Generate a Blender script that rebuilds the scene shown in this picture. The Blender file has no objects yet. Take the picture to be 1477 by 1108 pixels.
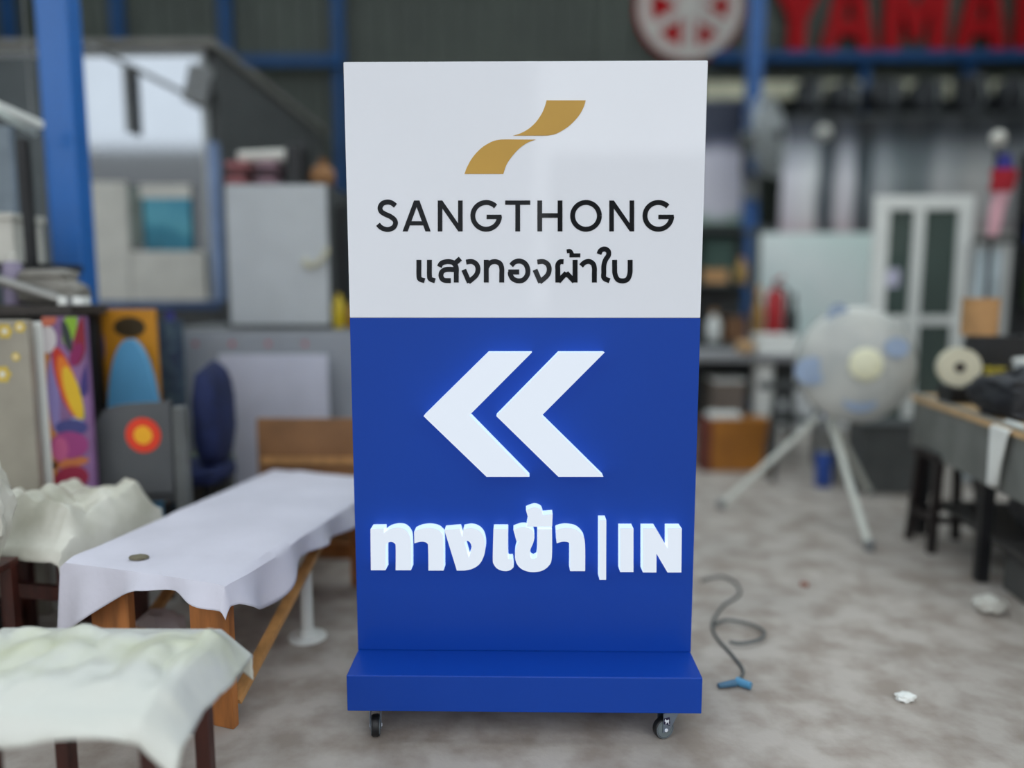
import bpy, bmesh, math, random
from mathutils import Vector, Matrix, noise
from mathutils.geometry import tessellate_polygon

random.seed(7)
scene = bpy.context.scene
COL = scene.collection

# ------------------------------------------------------------------ camera
F, CX, CY = 1110.0, 738.5, 554.0          # focal length in pixels of a 1477x1108 frame
PITCH = math.atan(134 / F)                # looking slightly down
YAW = math.atan(16.5 / F)
CAM = Vector((0.0, 0.0, 1.28))
cd = bpy.data.cameras.new('camera')
cam = bpy.data.objects.new('camera', cd)
COL.objects.link(cam)
cam.location = CAM
cam.rotation_euler = (math.pi / 2 - PITCH, 0, YAW)
cd.sensor_fit = 'HORIZONTAL'
cd.sensor_width = 36.0
cd.lens = 36.0 * F / 1477.0
cd.clip_end = 300
cd.dof.use_dof = True
cd.dof.focus_distance = 2.18
cd.dof.aperture_fstop = 0.40
scene.camera = cam

# ------------------------------------------------------------------ sky, light, exposure
world = bpy.data.worlds.new('overcast_sky')
scene.world = world
world.use_nodes = True
bg = world.node_tree.nodes['Background']
bg.inputs[0].default_value = (0.90, 0.95, 1.0, 1)
bg.inputs[1].default_value = 2.0
vs = scene.view_settings
vs.view_transform = 'Standard'
vs.look = 'None'
vs.gamma = 1.0
vs.use_curve_mapping = False
vs.exposure = 0.0


def at(u, v, Y):
    """point at distance Y into the hall that lies in the direction of photo pixel u, v"""
    r, up = (u - CX) / F, -(v - CY) / F
    y = math.cos(PITCH) + up * math.sin(PITCH)
    z = -math.sin(PITCH) + up * math.cos(PITCH)
    x, y = r * math.cos(YAW) - y * math.sin(YAW), r * math.sin(YAW) + y * math.cos(YAW)
    s = Y / y
    return Vector((x * s, Y, CAM.z + z * s))


def rect(u0, v0, u1, v1, Y):
    vm = (v0 + v1) / 2
    return at(u0, vm, Y).x, at(u1, vm, Y).x, at((u0 + u1) / 2, v1, Y).z, at((u0 + u1) / 2, v0, Y).z


# ------------------------------------------------------------------ materials
def lin(c):
    return tuple(((x / 255) / 12.92 if x / 255 <= 0.04045 else ((x / 255 + 0.055) / 1.055) ** 2.4) for x in c) + (1.0,)


MATS = {}


def mat(name, c, rough=0.6, metal=0.0, var=0.08, scale=6.0, bump=0.0, bscale=60.0, emit=0.0, ecol=None, c2=None,
        coat=0.0, alpha=1.0, trans=0.0, stretch=(1, 1, 1), spec=0.5, lo=0.35, hi=0.65):
    if name in MATS:
        return MATS[name]
    m = bpy.data.materials.new(name)
    m.use_nodes = True
    nt = m.node_tree
    b = nt.nodes['Principled BSDF']
    b.inputs['Roughness'].default_value = rough
    b.inputs['Metallic'].default_value = metal
    b.inputs['Specular IOR Level'].default_value = spec
    b.inputs['Coat Weight'].default_value = coat
    b.inputs['Alpha'].default_value = alpha
    b.inputs['Transmission Weight'].default_value = trans
    a = lin(c)
    if c2 is None:
        d = tuple(max(0.0, x * (1 - 2.5 * var)) for x in a[:3]) + (1,)
        e = tuple(min(1.0, x * (1 + var)) for x in a[:3]) + (1,)
    else:
        d, e = lin(c2), a
    tc = nt.nodes.new('ShaderNodeTexCoord')
    mp = nt.nodes.new('ShaderNodeMapping')
    mp.inputs['Scale'].default_value = stretch
    no = nt.nodes.new('ShaderNodeTexNoise')
    no.inputs['Scale'].default_value = scale
    no.inputs['Detail'].default_value = 5
    rp = nt.nodes.new('ShaderNodeValToRGB')
    rp.color_ramp.elements[0].position = lo
    rp.color_ramp.elements[1].position = hi
    rp.color_ramp.elements[0].color = d
    rp.color_ramp.elements[1].color = e
    nt.links.new(tc.outputs['Object'], mp.inputs['Vector'])
    nt.links.new(mp.outputs['Vector'], no.inputs['Vector'])
    nt.links.new(no.outputs['Fac'], rp.inputs['Fac'])
    nt.links.new(rp.outputs['Color'], b.inputs['Base Color'])
    if bump:
        nb = nt.nodes.new('ShaderNodeTexNoise')
        nb.inputs['Scale'].default_value = bscale
        nb.inputs['Detail'].default_value = 4
        bp = nt.nodes.new('ShaderNodeBump')
        bp.inputs['Strength'].default_value = bump
        bp.inputs['Distance'].default_value = 0.01
        nt.links.new(mp.outputs['Vector'], nb.inputs['Vector'])
        nt.links.new(nb.outputs['Fac'], bp.inputs['Height'])
        nt.links.new(bp.outputs['Normal'], b.inputs['Normal'])
    if emit:
        b.inputs['Emission Color'].default_value = lin(ecol or c)
        b.inputs['Emission Strength'].default_value = emit
    MATS[name] = m
    return m


def ramp_mat(name, stops, axis=(1, 0, 0), rough=0.5, wob=0.15, wscale=3.0, stops2=None, axis2=(0, 0, 1)):
    """printed sheet: colour bands along a direction of the object's own box, a little wavy"""
    m = bpy.data.materials.new(name)
    m.use_nodes = True
    nt = m.node_tree
    b = nt.nodes['Principled BSDF']
    b.inputs['Roughness'].default_value = rough
    tc = nt.nodes.new('ShaderNodeTexCoord')

    def band(ax, st):
        dt = nt.nodes.new('ShaderNodeVectorMath')
        dt.operation = 'DOT_PRODUCT'
        dt.inputs[1].default_value = ax
        nt.links.new(tc.outputs['Generated'], dt.inputs[0])
        no = nt.nodes.new('ShaderNodeTexNoise')
        no.inputs['Scale'].default_value = wscale
        no.inputs['Detail'].default_value = 3
        nt.links.new(tc.outputs['Generated'], no.inputs['Vector'])
        ma = nt.nodes.new('ShaderNodeMath')
        ma.operation = 'MULTIPLY_ADD'
        ma.inputs[1].default_value = wob
        nt.links.new(no.outputs['Fac'], ma.inputs[0])
        nt.links.new(dt.outputs['Value'], ma.inputs[2])
        su = nt.nodes.new('ShaderNodeMath')
        su.operation = 'SUBTRACT'
        su.inputs[1].default_value = wob / 2
        nt.links.new(ma.outputs[0], su.inputs[0])
        rp = nt.nodes.new('ShaderNodeValToRGB')
        el = rp.color_ramp.elements
        el[0].position, el[0].color = st[0][0], lin(st[0][1])
        el[1].position, el[1].color = st[-1][0], lin(st[-1][1])
        for p, c in st[1:-1]:
            e = el.new(p)
            e.color = lin(c)
        nt.links.new(su.outputs[0], rp.inputs['Fac'])
        return rp.outputs['Color']
    c = band(axis, stops)
    if stops2:
        mx = nt.nodes.new('ShaderNodeMix')
        mx.data_type = 'RGBA'
        mx.blend_type = 'MULTIPLY'
        mx.inputs[0].default_value = 1.0
        nt.links.new(c, mx.inputs[6])
        nt.links.new(band(axis2, stops2), mx.inputs[7])
        c = mx.outputs[2]
    nt.links.new(c, b.inputs['Base Color'])
    return m


# ------------------------------------------------------------------ mesh building
class MB:
    def __init__(s):
        s.v, s.f = [], []

    def add(s, vs_, fs_):
        o = len(s.v)
        s.v += [Vector(p) for p in vs_]
        s.f += [tuple(i + o for i in f) for f in fs_]
        return s

    def box(s, x0, x1, y0, y1, z0, z1, rz=0.0, rx=0.0, ry=0.0):
        pts = [(x, y, z) for x in (x0, x1) for y in (y0, y1) for z in (z0, z1)]
        if rz or rx or ry:
            c = Vector(((x0 + x1) / 2, (y0 + y1) / 2, (z0 + z1) / 2))
            R = Matrix.Rotation(rz, 3, 'Z') @ Matrix.Rotation(ry, 3, 'Y') @ Matrix.Rotation(rx, 3, 'X')
            pts = [c + R @ (Vector(p) - c) for p in pts]
        return s.add(pts, [(0, 1, 3, 2), (4, 6, 7, 5), (0, 4, 5, 1), (2, 3, 7, 6), (0, 2, 6, 4), (1, 5, 7, 3)])

    def bar(s, a, b, w, d=None, up=(0, 0, 1)):
        """square bar from a to b"""
        a, b = Vector(a), Vector(b)
        d = d or w
        t = (b - a).normalized()
        u = Vector(up)
        if abs(t.dot(u)) > 0.95:
            u = Vector((0, 1, 0))
        p = t.cross(u).normalized()
        q = p.cross(t)
        pts = []
        for c in (a, b):
            for i, j in ((-1, -1), (1, -1), (1, 1), (-1, 1)):
                pts.append(c + p * (i * w / 2) + q * (j * d / 2))
        return s.add(pts, [(0, 1, 2, 3), (7, 6, 5, 4), (0, 4, 5, 1), (1, 5, 6, 2), (2, 6, 7, 3), (3, 7, 4, 0)])

    def tube(s, pts, r, n=10, caps=True):
        pts = [Vector(p) for p in pts]
        rs = r if isinstance(r, (list, tuple)) else [r] * len(pts)
        vs_, fs_ = [], []
        prev = None
        for i, p in enumerate(pts):
            t = (pts[min(i + 1, len(pts) - 1)] - pts[max(i - 1, 0)]).normalized()
            if prev is None:
                u = Vector((0, 0, 1)) if abs(t.z) < 0.9 else Vector((1, 0, 0))
            else:
                u = prev
            q = t.cross(u).normalized()
            u = q.cross(t).normalized()
            prev = u
            for k in range(n):
                a = 2 * math.pi * k / n
                vs_.append(p + (q * math.cos(a) + u * math.sin(a)) * rs[i])
        for i in range(len(pts) - 1):
            for k in range(n):
                k2 = (k + 1) % n
                fs_.append((i * n + k, i * n + k2, (i + 1) * n + k2, (i + 1) * n + k))
        if caps:
            fs_.append(tuple(range(n))[::-1])
            fs_.append(tuple((len(pts) - 1) * n + k for k in range(n)))
        return s.add(vs_, fs_)

    def lathe(s, prof, c, axis=(0, 0, 1), n=24):
        """profile of (radius, height along axis) turned round axis through c"""
        c = Vector(c)
        R = Vector((0, 0, 1)).rotation_difference(Vector(axis).normalized()).to_matrix()
        vs_, fs_ = [], []
        for r, h in prof:
            for k in range(n):
                a = 2 * math.pi * k / n
                vs_.append(c + R @ Vector((r * math.cos(a), r * math.sin(a), h)))
        for i in range(len(prof) - 1):
            for k in range(n):
                k2 = (k + 1) % n
                fs_.append((i * n + k, i * n + k2, (i + 1) * n + k2, (i + 1) * n + k))
        fs_.append(tuple(range(n))[::-1])
        fs_.append(tuple((len(prof) - 1) * n + k for k in range(n)))
        return s.add(vs_, fs_)

    def torus(s, c, R_, r, axis=(0, 0, 1), n=32, k=8):
        c = Vector(c)
        Q = Vector((0, 0, 1)).rotation_difference(Vector(axis).normalized()).to_matrix()
        vs_, fs_ = [], []
        for i in range(n):
            a = 2 * math.pi * i / n
            for j in range(k):
                b = 2 * math.pi * j / k
                vs_.append(c + Q @ Vector(((R_ + r * math.cos(b)) * math.cos(a), (R_ + r * math.cos(b)) * math.sin(a), r * math.sin(b))))
        for i in range(n):
            for j in range(k):
                fs_.append((i * k + j, ((i + 1) % n) * k + j, ((i + 1) % n) * k + (j + 1) % k, i * k + (j + 1) % k))
        return s.add(vs_, fs_)

    def prism(s, loops, y0, y1):
        """outline(s) of (x, z) points, first the outer one, then holes; from y0 (front) to y1"""
        L3 = [[Vector((x, z, 0)) for x, z in lp] for lp in loops]
        flat = [p for lp in L3 for p in lp]
        tris = tessellate_polygon(L3)
        n = len(flat)
        vs_ = [(p.x, y0, p.y) for p in flat] + [(p.x, y1, p.y) for p in flat]
        fs_ = [tuple(t) for t in tris] + [tuple(i + n for i in t)[::-1] for t in tris]
        o = 0
        for lp in L3:
            k = len(lp)
            for i in range(k):
                j = (i + 1) % k
                fs_.append((o + i, o + j, o + j + n, o + i + n))
            o += k
        return s.add(vs_, fs_)

    def ribbon(s, pts, w, y0, y1, ang=None):
        """a stroke of width w along (x, z) points"""
        L, R = [], []
        for i, p in enumerate(pts):
            a, b = pts[max(i - 1, 0)], pts[min(i + 1, len(pts) - 1)]
            dx, dz = b[0] - a[0], b[1] - a[1]
            l = math.hypot(dx, dz) or 1
            nx, nz = -dz / l * w / 2, dx / l * w / 2
            L.append((p[0] + nx, p[1] + nz))
            R.append((p[0] - nx, p[1] - nz))
        vs_, fs_ = [], []
        for y in (y0, y1):
            vs_ += [(x, y, z) for x, z in L] + [(x, y, z) for x, z in R]
        n = len(pts)
        for i in range(n - 1):
            fs_ += [(i, i + 1, n + i + 1, n + i), (2 * n + i, 3 * n + i, 3 * n + i + 1, 2 * n + i + 1),
                    (i, 2 * n + i, 2 * n + i + 1, i + 1), (n + i, n + i + 1, 3 * n + i + 1, 3 * n + i)]
        fs_ += [(0, n, 3 * n, 2 * n), (n - 1, 3 * n - 1, 4 * n - 1, 2 * n - 1)]
        fs_[-1] = (n - 1, 3 * n - 1, 4 * n - 1, 2 * n - 1)
        return s.add(vs_, fs_)

    def lump(s, c, rad, amp=0.25, freq=3.0, seed=0.0, sub=4, flat=None, boxy=0.0):
        """crumpled closed shape round c with half sizes rad"""
        bm = bmesh.new()
        bmesh.ops.create_icosphere(bm, subdivisions=sub, radius=1.0)
        c, rad = Vector(c), Vector(rad)
        vs_ = []
        for v in bm.verts:
            p = v.co.copy()
            if boxy:
                m = max(abs(p.x), abs(p.y), abs(p.z))
                p = p.lerp(p / m, boxy)
            k = 1 + amp * noise.fractal(p * freq + Vector((seed, seed * 1.7, 3.1)), 1.0, 2.0, 3)
            q = Vector((p.x * rad.x, p.y * rad.y, p.z * rad.z)) * k + c
            if flat is not None and q.z < flat:
                q.z = flat
            vs_.append(q)
        bm.verts.index_update()
        fs_ = [tuple(v.index for v in f.verts) for f in bm.faces]
        bm.free()
        return s.add(vs_, fs_)

    def build(s, name, m, parent=None, bevel=0.0, smooth=False, org=None, seg=2, fixn=True):
        me = bpy.data.meshes.new(name)
        if parent is not None:
            o = ORG[parent]
        elif org is not None:
            o = Vector(org)
        else:
            xs, ys, zs = [p.x for p in s.v], [p.y for p in s.v], [p.z for p in s.v]
            o = Vector(((min(xs) + max(xs)) / 2, (min(ys) + max(ys)) / 2, min(zs)))
        me.from_pydata([p - o for p in s.v], [], s.f)
        bm = bmesh.new()
        bm.from_mesh(me)
        if fixn:
            bmesh.ops.recalc_face_normals(bm, faces=bm.faces)
        if bevel:
            ed = [e for e in bm.edges if len(e.link_faces) == 2 and e.calc_face_angle(0) > 0.5]
            bmesh.ops.bevel(bm, geom=ed, offset=bevel, segments=seg, affect='EDGES', profile=0.5, clamp_overlap=True)
        bm.to_mesh(me)
        bm.free()
        if smooth:
            for p in me.polygons:
                p.use_smooth = True
            try:
                me.set_sharp_from_angle(angle=math.radians(40))
            except Exception:
                pass
        me.materials.append(m)
        ob = bpy.data.objects.new(name, me)
        COL.objects.link(ob)
        if parent is not None:
            ob.parent = parent
        else:
            ob.location = o
        ORG[ob] = o
        return ob


ORG = {}


def tag(o, label, cat, group=None):
    o['label'] = label
    o['category'] = cat
    if group:
        o['group'] = group
    return o


def struct(o):
    o['kind'] = 'structure'
    return o


def thing(name, label, cat, loc, group=None):
    o = bpy.data.objects.new(name, None)
    o.empty_display_size = 0.1
    COL.objects.link(o)
    o.location = loc
    ORG[o] = Vector(loc)
    return tag(o, label, cat, group)


def spin(root, rz, rx=0.0, ry=0.0):
    root.rotation_euler = (rx, ry, rz)


def smooth_line(pts, per=6, closed=False):
    n = len(pts)
    out = []
    rng = range(n if closed else n - 1)
    for i in rng:
        if closed:
            p0, p1, p2, p3 = pts[i - 1], pts[i], pts[(i + 1) % n], pts[(i + 2) % n]
        else:
            p0, p1, p2, p3 = pts[max(i - 1, 0)], pts[i], pts[i + 1], pts[min(i + 2, n - 1)]
        for k in range(per):
            t = k / per
            out.append(tuple(0.5 * ((2 * p1[a]) + (-p0[a] + p2[a]) * t + (2 * p0[a] - 5 * p1[a] + 4 * p2[a] - p3[a]) * t * t
                                    + (-p0[a] + 3 * p1[a] - 3 * p2[a] + p3[a]) * t ** 3) for a in range(len(p1))))
    if not closed:
        out.append(tuple(pts[-1]))
    return out


def outline(pts, per=6):
    """closed outline: items (x, y) are corners, (x, y, 1) are points the curve runs smoothly through"""
    n = len(pts)
    out = []
    k0 = next((i for i, p in enumerate(pts) if len(p) == 2), 0)
    pts = pts[k0:] + pts[:k0]
    run = [pts[0][:2]]
    for i in range(1, n + 1):
        p = pts[i % n]
        run.append(p[:2])
        if len(p) == 2 or i == n:
            if len(run) == 2:
                out.append(run[0])
            else:
                out += smooth_line(run, per)[:-1]
            run = [p[:2]]
    return out

# ================================================================== SETTING
m_floor = mat('concrete_floor', (180, 172, 164), 0.75, var=0.06, scale=1.6, bump=0.25, bscale=30)
nt = m_floor.node_tree
_b = nt.nodes['Principled BSDF']
_tc = nt.nodes.new('ShaderNodeTexCoord')
_rp0 = [n for n in nt.nodes if n.type == 'VALTORGB'][0]
_n2 = nt.nodes.new('ShaderNodeTexNoise'); _n2.inputs['Scale'].default_value = 7.0; _n2.inputs['Detail'].default_value = 8
_r2 = nt.nodes.new('ShaderNodeValToRGB')
_r2.color_ramp.elements[0].position = 0.36; _r2.color_ramp.elements[0].color = lin((190, 178, 168))
_r2.color_ramp.elements[1].position = 0.60; _r2.color_ramp.elements[1].color = (1, 1, 1, 1)
_mx = nt.nodes.new('ShaderNodeMix'); _mx.data_type = 'RGBA'; _mx.blend_type = 'MULTIPLY'; _mx.inputs[0].default_value = 0.65
nt.links.new(_tc.outputs['Object'], _n2.inputs['Vector']); nt.links.new(_n2.outputs['Fac'], _r2.inputs['Fac'])
nt.links.new(_rp0.outputs['Color'], _mx.inputs[6]); nt.links.new(_r2.outputs['Color'], _mx.inputs[7])
nt.links.new(_mx.outputs[2], _b.inputs['Base Color'])

XL, XR, YB, ZC = -6.5, 6.0, 9.3, 5.2
struct(MB().box(XL - .2, XR + .2, -3.0, YB + .3, -0.1, 0).build('floor', m_floor, org=(0, 0, 0)))
m_yard = mat('yard_paving', (165, 160, 150), 0.9, var=0.12, scale=0.6)
struct(MB().box(-60, 60, -70, -3.0, -0.12, -0.02).build('ground', m_yard, org=(0, 0, 0)))

# corrugated cladding at the back
m_clad = mat('green_cladding', (54, 60, 52), 0.55, var=0.12, scale=1.2)
w = MB()
x, prof = XL - .2, []
while x < XR + .2:
    prof += [(x, 0), (x + .13, 0), (x + .15, .03), (x + .19, .03), (x + .21, 0)]
    x += .21
vs_ = [(px, YB - d, z) for z in (0, ZC + .3) for px, d in prof]
n_ = len(prof)
w.add(vs_, [(i, i + 1, n_ + i + 1, n_ + i) for i in range(n_ - 1)])
struct(w.build('wall_back', m_clad, org=(0, YB, 0), fixn=False))
m_sidewall = mat('grey_sheet_wall', (135, 138, 135), 0.7, var=0.08)
struct(MB().box(XL - .2, XL, -1.0, YB, 0, ZC + .2).build('wall_left', m_sidewall))
struct(MB().box(XR, XR + .2, -1.0, YB, 0, ZC + .2).build('wall_right', m_sidewall))
m_roof = mat('roof_sheet', (150, 152, 150), 0.6, var=0.06)
m_sky = mat('added_rooflight_sheet', (235, 240, 240), 0.5, var=0.02)
_nt = m_sky.node_tree
_tr = _nt.nodes.new('ShaderNodeBsdfTranslucent'); _tr.inputs[0].default_value = (.85, .88, .88, 1)
_nt.links.new(_tr.outputs[0], _nt.nodes['Material Output'].inputs['Surface'])
roof_cuts = [(-0.4, 1.2, 0), (1.2, 3.0, 1), (3.0, 3.6, 0), (3.6, 8.9, 1), (8.9, YB + .1, 0)]  # unseen translucent strips, added to bring more light to the back of the hall
for i, (a, b, s_) in enumerate(roof_cuts):
    if s_:
        struct(MB().box(XL, XR, a, b, ZC, ZC + .01).build('added_rooflight', m_sky))
    else:
        struct(MB().box(XL, XR, a, b, ZC, ZC + .08).build('ceiling', m_roof))

# blue steel framing of the back wall
m_bluesteel = mat('blue_steel_far', (24, 66, 112), 0.6, var=0.06, spec=0.2)
for i, u in enumerate((14, 171, 326, 488)):
    p = at(u, 60, YB - .1)
    struct(MB().box(p.x - .055, p.x + .055, YB - .13, YB - .035, 0, ZC).build('trim_%d' % (i + 1), m_bluesteel))
za = at(400, 88, YB - .16).z
struct(MB().box(XL, at(495, 88, 9.1).x, YB - .2, YB - .131, za - .05, za + .05).build('trim_5', m_bluesteel))
zb = at(1250, 81, YB - .16).z
struct(MB().box(at(1030, 80, 9.1).x, XR, YB - .2, YB - .04, zb - .05, zb + .05).build('trim_6', m_bluesteel))
for i, u in enumerate((1248, 1398)):
    p = at(u, 95, YB - .1)
    struct(MB().box(p.x - .05, p.x + .05, YB - .13, YB - .035, 3.0, zb - .051).build('trim_%d' % (7 + i), m_bluesteel))

# what stands across the yard behind the camera (it shows in the sign face and in the booth glazing)
m_bld = mat('pale_render', (190, 192, 195), 0.8, var=0.05)
wy = struct(MB().box(-9, 0.5, -34, -28, 0, 15).build('wall_yard_1', m_bld))
MB().box(-9.4, 0.9, -34.4, -27.6, 15, 15.4).build('roof', mat('grey_roof', (140, 142, 145), 0.7), wy, bevel=.05)
m_row = mat('row_wall', (150, 148, 146), .8)
struct(MB().box(-40, -9.6, -36, -30, 0, 8.6).build('wall_yard_2', m_row))
struct(MB().box(1.2, 40, -36, -30, 0, 7.2).build('wall_yard_3', m_row))

# ================================================================== THE SIGN
SY = 2.2                                     # front plane of the sign
m_blue = mat('blue_painted_panel', (10, 62, 158), 0.34, var=0.015, scale=2, spec=0.3)
m_bluebase = m_blue
m_white = mat('white_acrylic_face', (211, 214, 220), 0.02, var=0.008, scale=2, emit=0.10, ecol=(236, 242, 255), spec=0.6)
m_lface = mat('lit_white_letter_face', (128, 132, 138), 0.25, var=0.006, emit=0.70, ecol=(232, 242, 255))
m_lside = mat('lit_white_letter_side', (96, 102, 110), 0.3, var=0.006, emit=1.2, ecol=(198, 224, 255))
m_black = mat('black_gloss_lettering', (12, 15, 20), 0.04, var=0.02, spec=0.35)
m_gold = mat('gold_vinyl', (190, 148, 60), 0.45, var=0.02)

sx0, sx1 = -0.497, 0.503
zb0, zsplit, ztop = 0.2065, at(757, 459, SY).z, at(757, 88, SY).z
sign = thing('lightbox_sign', 'tall freestanding illuminated sign, white upper half, blue lower half, on a blue wheeled base', 'sign', (0.003, SY + .1, 0))
MB().box(sx0, sx1, SY, SY + .16, zb0, zsplit).build('cabinet', m_blue, sign, bevel=.0015)
MB().box(sx0, sx1, SY, SY + .16, zsplit + .0005, ztop).build('light_panel', m_white, sign, bevel=.003)
MB().box(sx0, sx1, 2.045, 2.60, 0.099, 0.206).build('base', m_bluebase, sign, bevel=.003)


def crop(ox, oy, k, Y):
    def g(p):
        q = at(ox + p[0] / k, oy + p[1] / k, Y)
        return (q.x, q.z)
    return g


def letter(name, g, outer, holes=(), depth=0.047, per=6):
    Y = SY - depth
    lo = [g(p) for p in outline(outer, per)]
    hs = [[g(p) for p in outline(h, per)] for h in holes]
    body = MB().prism([lo] + hs, Y + .003, SY).build(name, m_lside, sign)
    MB().prism([lo] + hs, Y, Y + .0029).build('face', m_lface, body)
    return body


LY = SY - .047
g1 = crop(520, 720, 6.154, LY)
g5 = crop(600, 490, 5.093, LY)
g8 = crop(490, 460, 2.735, LY)
letter('chevron_arrow', g5, [(530, 94), (852, 94), (392, 556), (834, 1008), (518, 1008), (55, 562)])
letter('chevron_arrow', g5, [(1050, 94), (1386, 94), (922, 560), (1377, 1008), (1046, 1008), (590, 562)])
letter('channel_letter', g1, [(88, 268), (206, 266), (207, 303), (250, 274, 1), (320, 257, 1), (385, 268, 1), (430, 315, 1), (446, 390, 1), (448, 632),
                              (312, 632), (312, 430, 1), (303, 395, 1), (272, 380, 1), (238, 392, 1), (222, 430, 1), (222, 632), (92, 632)])
letter('channel_letter', g1, [(475, 292), (530, 268, 1), (600, 259, 1), (670, 270, 1), (715, 300, 1), (734, 355, 1), (738, 635), (603, 635), (600, 430, 1), (592, 395, 1), (565, 380, 1), (525, 380, 1), (478, 393)])
letter('channel_letter', g1, [(745, 278), (880, 266), (903, 338), (912, 270), (980, 260, 1), (1045, 280, 1), (1090, 330, 1), (1108, 410, 1), (1098, 495, 1), (1058, 575, 1), (990, 620, 1), (915, 635), (855, 635)],
       holes=[[(922, 385), (950, 371, 1), (977, 395, 1), (984, 440, 1), (962, 522)]])
letter('channel_letter', g1, [(1180, 268), (1308, 268), (1308, 505, 1), (1318, 534, 1), (1350, 535), (1359, 605), (1330, 630, 1), (1280, 640, 1), (1220, 622, 1), (1183, 580, 1), (1174, 520, 1)])
letter('channel_letter', g1, [(1357, 276), (1430, 252, 1), (1490, 258, 1), (1530, 284, 1), (1544, 335, 1), (1532, 392, 1), (1508, 450, 1), (1508, 508, 1), (1525, 532, 1), (1550, 528, 1), (1568, 490, 1), (1571, 268), (1700, 268),
                              (1698, 520, 1), (1668, 596, 1), (1605, 638, 1), (1520, 648, 1), (1445, 630, 1), (1395, 588, 1), (1373, 530, 1), (1374, 465, 1), (1392, 405, 1), (1413, 372), (1385, 376)])
letter('channel_letter', g8, [(735, 756), (768, 745, 1), (794, 754, 1), (802, 775), (840, 772), (838, 820), (738, 820), (744, 788)])
g2 = crop(760, 720, 6.154, LY)
letter('channel_letter', g2, [(258, 278), (310, 262, 1), (370, 260, 1), (440, 276, 1), (492, 322, 1), (515, 390, 1), (517, 640), (383, 640), (383, 420, 1), (368, 386, 1), (320, 378, 1), (265, 393)])
letter('channel_bar', g2, [(645, 188), (705, 188), (703, 718), (645, 718)])
letter('channel_letter', g2, [(828, 262), (946, 262), (946, 648), (828, 648)])
letter('channel_letter', g2, [(1030, 262), (1145, 262), (1250, 440), (1250, 262), (1375, 262), (1371, 652), (1248, 652), (1150, 485), (1150, 652), (1030, 652)])

# gold swoosh logo
gl = crop(650, 130, 6.714, SY)
for pts in ([(928, 100), (1308, 100), (1290, 160, 1), (1240, 250, 1), (1150, 345, 1), (1040, 415, 1), (960, 438, 1), (900, 442), (605, 442), (680, 418, 1), (760, 372, 1), (830, 305, 1), (885, 222, 1), (915, 150, 1)],
            [(135, 812), (160, 745, 1), (215, 650, 1), (300, 560, 1), (400, 500, 1), (470, 482, 1), (540, 478), (825, 480), (740, 512, 1), (660, 570, 1), (590, 648, 1), (540, 725, 1), (510, 812)]):
    MB().prism([[gl(p) for p in outline(pts)]], SY - .0015, SY - .0001).build('logo_swoosh', m_gold, sign)

# SANGTHONG
gs = crop(530, 270, 3.211, SY)
TH0, TH1 = SY - .0016, SY - .0001
pxm = (at(800, 320, SY).x - at(700, 320, SY).x) / 100
WS = 22.5 / 3.211 * pxm


def arc(cx, cy, r, a0, a1, n=28):
    return [(cx + r * math.cos(math.radians(a0 + (a1 - a0) * i / n)), cy - r * math.sin(math.radians(a0 + (a1 - a0) * i / n))) for i in range(n + 1)]


def flat_letter(g, polys=(), strokes=(), w=WS):
    mb = MB()
    e = 0.0
    for lp in polys:
        mb.prism([[g(p) for p in lp]], TH0 - e, TH1)
        e += .00004
    for st in strokes:
        ww = w
        if isinstance(st, tuple):
            st, ww = st
        mb.ribbon([g(p) for p in st], ww, TH0 - e, TH1)
        e += .00004
    return mb.build('printed_letter', m_black, sign)


S_ = smooth_line([(130, 86), (112, 73), (92, 69), (70, 76), (59, 94), (64, 113), (82, 125), (106, 136), (125, 151), (130, 169), (120, 187), (98, 196), (76, 193), (60, 184), (49, 172)], 5)
flat_letter(gs, strokes=[S_])
flat_letter(gs, polys=[[(163, 205), (216, 62), (241, 62), (293, 205), (269, 205), (228, 92), (187, 205)], [(196, 158), (260, 158), (267, 177), (190, 177)]])
Np = [(326, 62), (347, 62), (420, 167), (420, 62), (441, 62), (441, 205), (421, 205), (347, 99), (347, 205), (326, 205)]
flat_letter(gs, polys=[Np])
Gs = arc(550, 133, 62, 45, 358)
flat_letter(gs, strokes=[Gs, ([(552, 138), (621, 138)], 20 / 3.211 * pxm)])
flat_letter(gs, polys=[[(638, 62), (754, 62), (754, 82), (638, 82)], [(685, 82), (707, 82), (707, 205), (685, 205)]])
flat_letter(gs, polys=[[(787, 62), (809, 62), (809, 205), (787, 205)], [(881, 62), (903, 62), (903, 205), (881, 205)], [(809, 121), (881, 121), (881, 142), (809, 142)]])
flat_letter(gs, strokes=[arc(1012, 133, 62, 0, 360, 48)])
flat_letter(gs, polys=[[(x + 794, y) for x, y in Np]])
flat_letter(gs, strokes=[[(x + 797, y) for x, y in Gs], ([(1347, 138), (1418, 138)], 20 / 3.211 * pxm)])

# Thai line under it
gt = crop(590, 350, 4.344, SY)
WT = 31 / 4.344 * pxm


def sl(*p):
    return smooth_line(list(p), 5)


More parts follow.
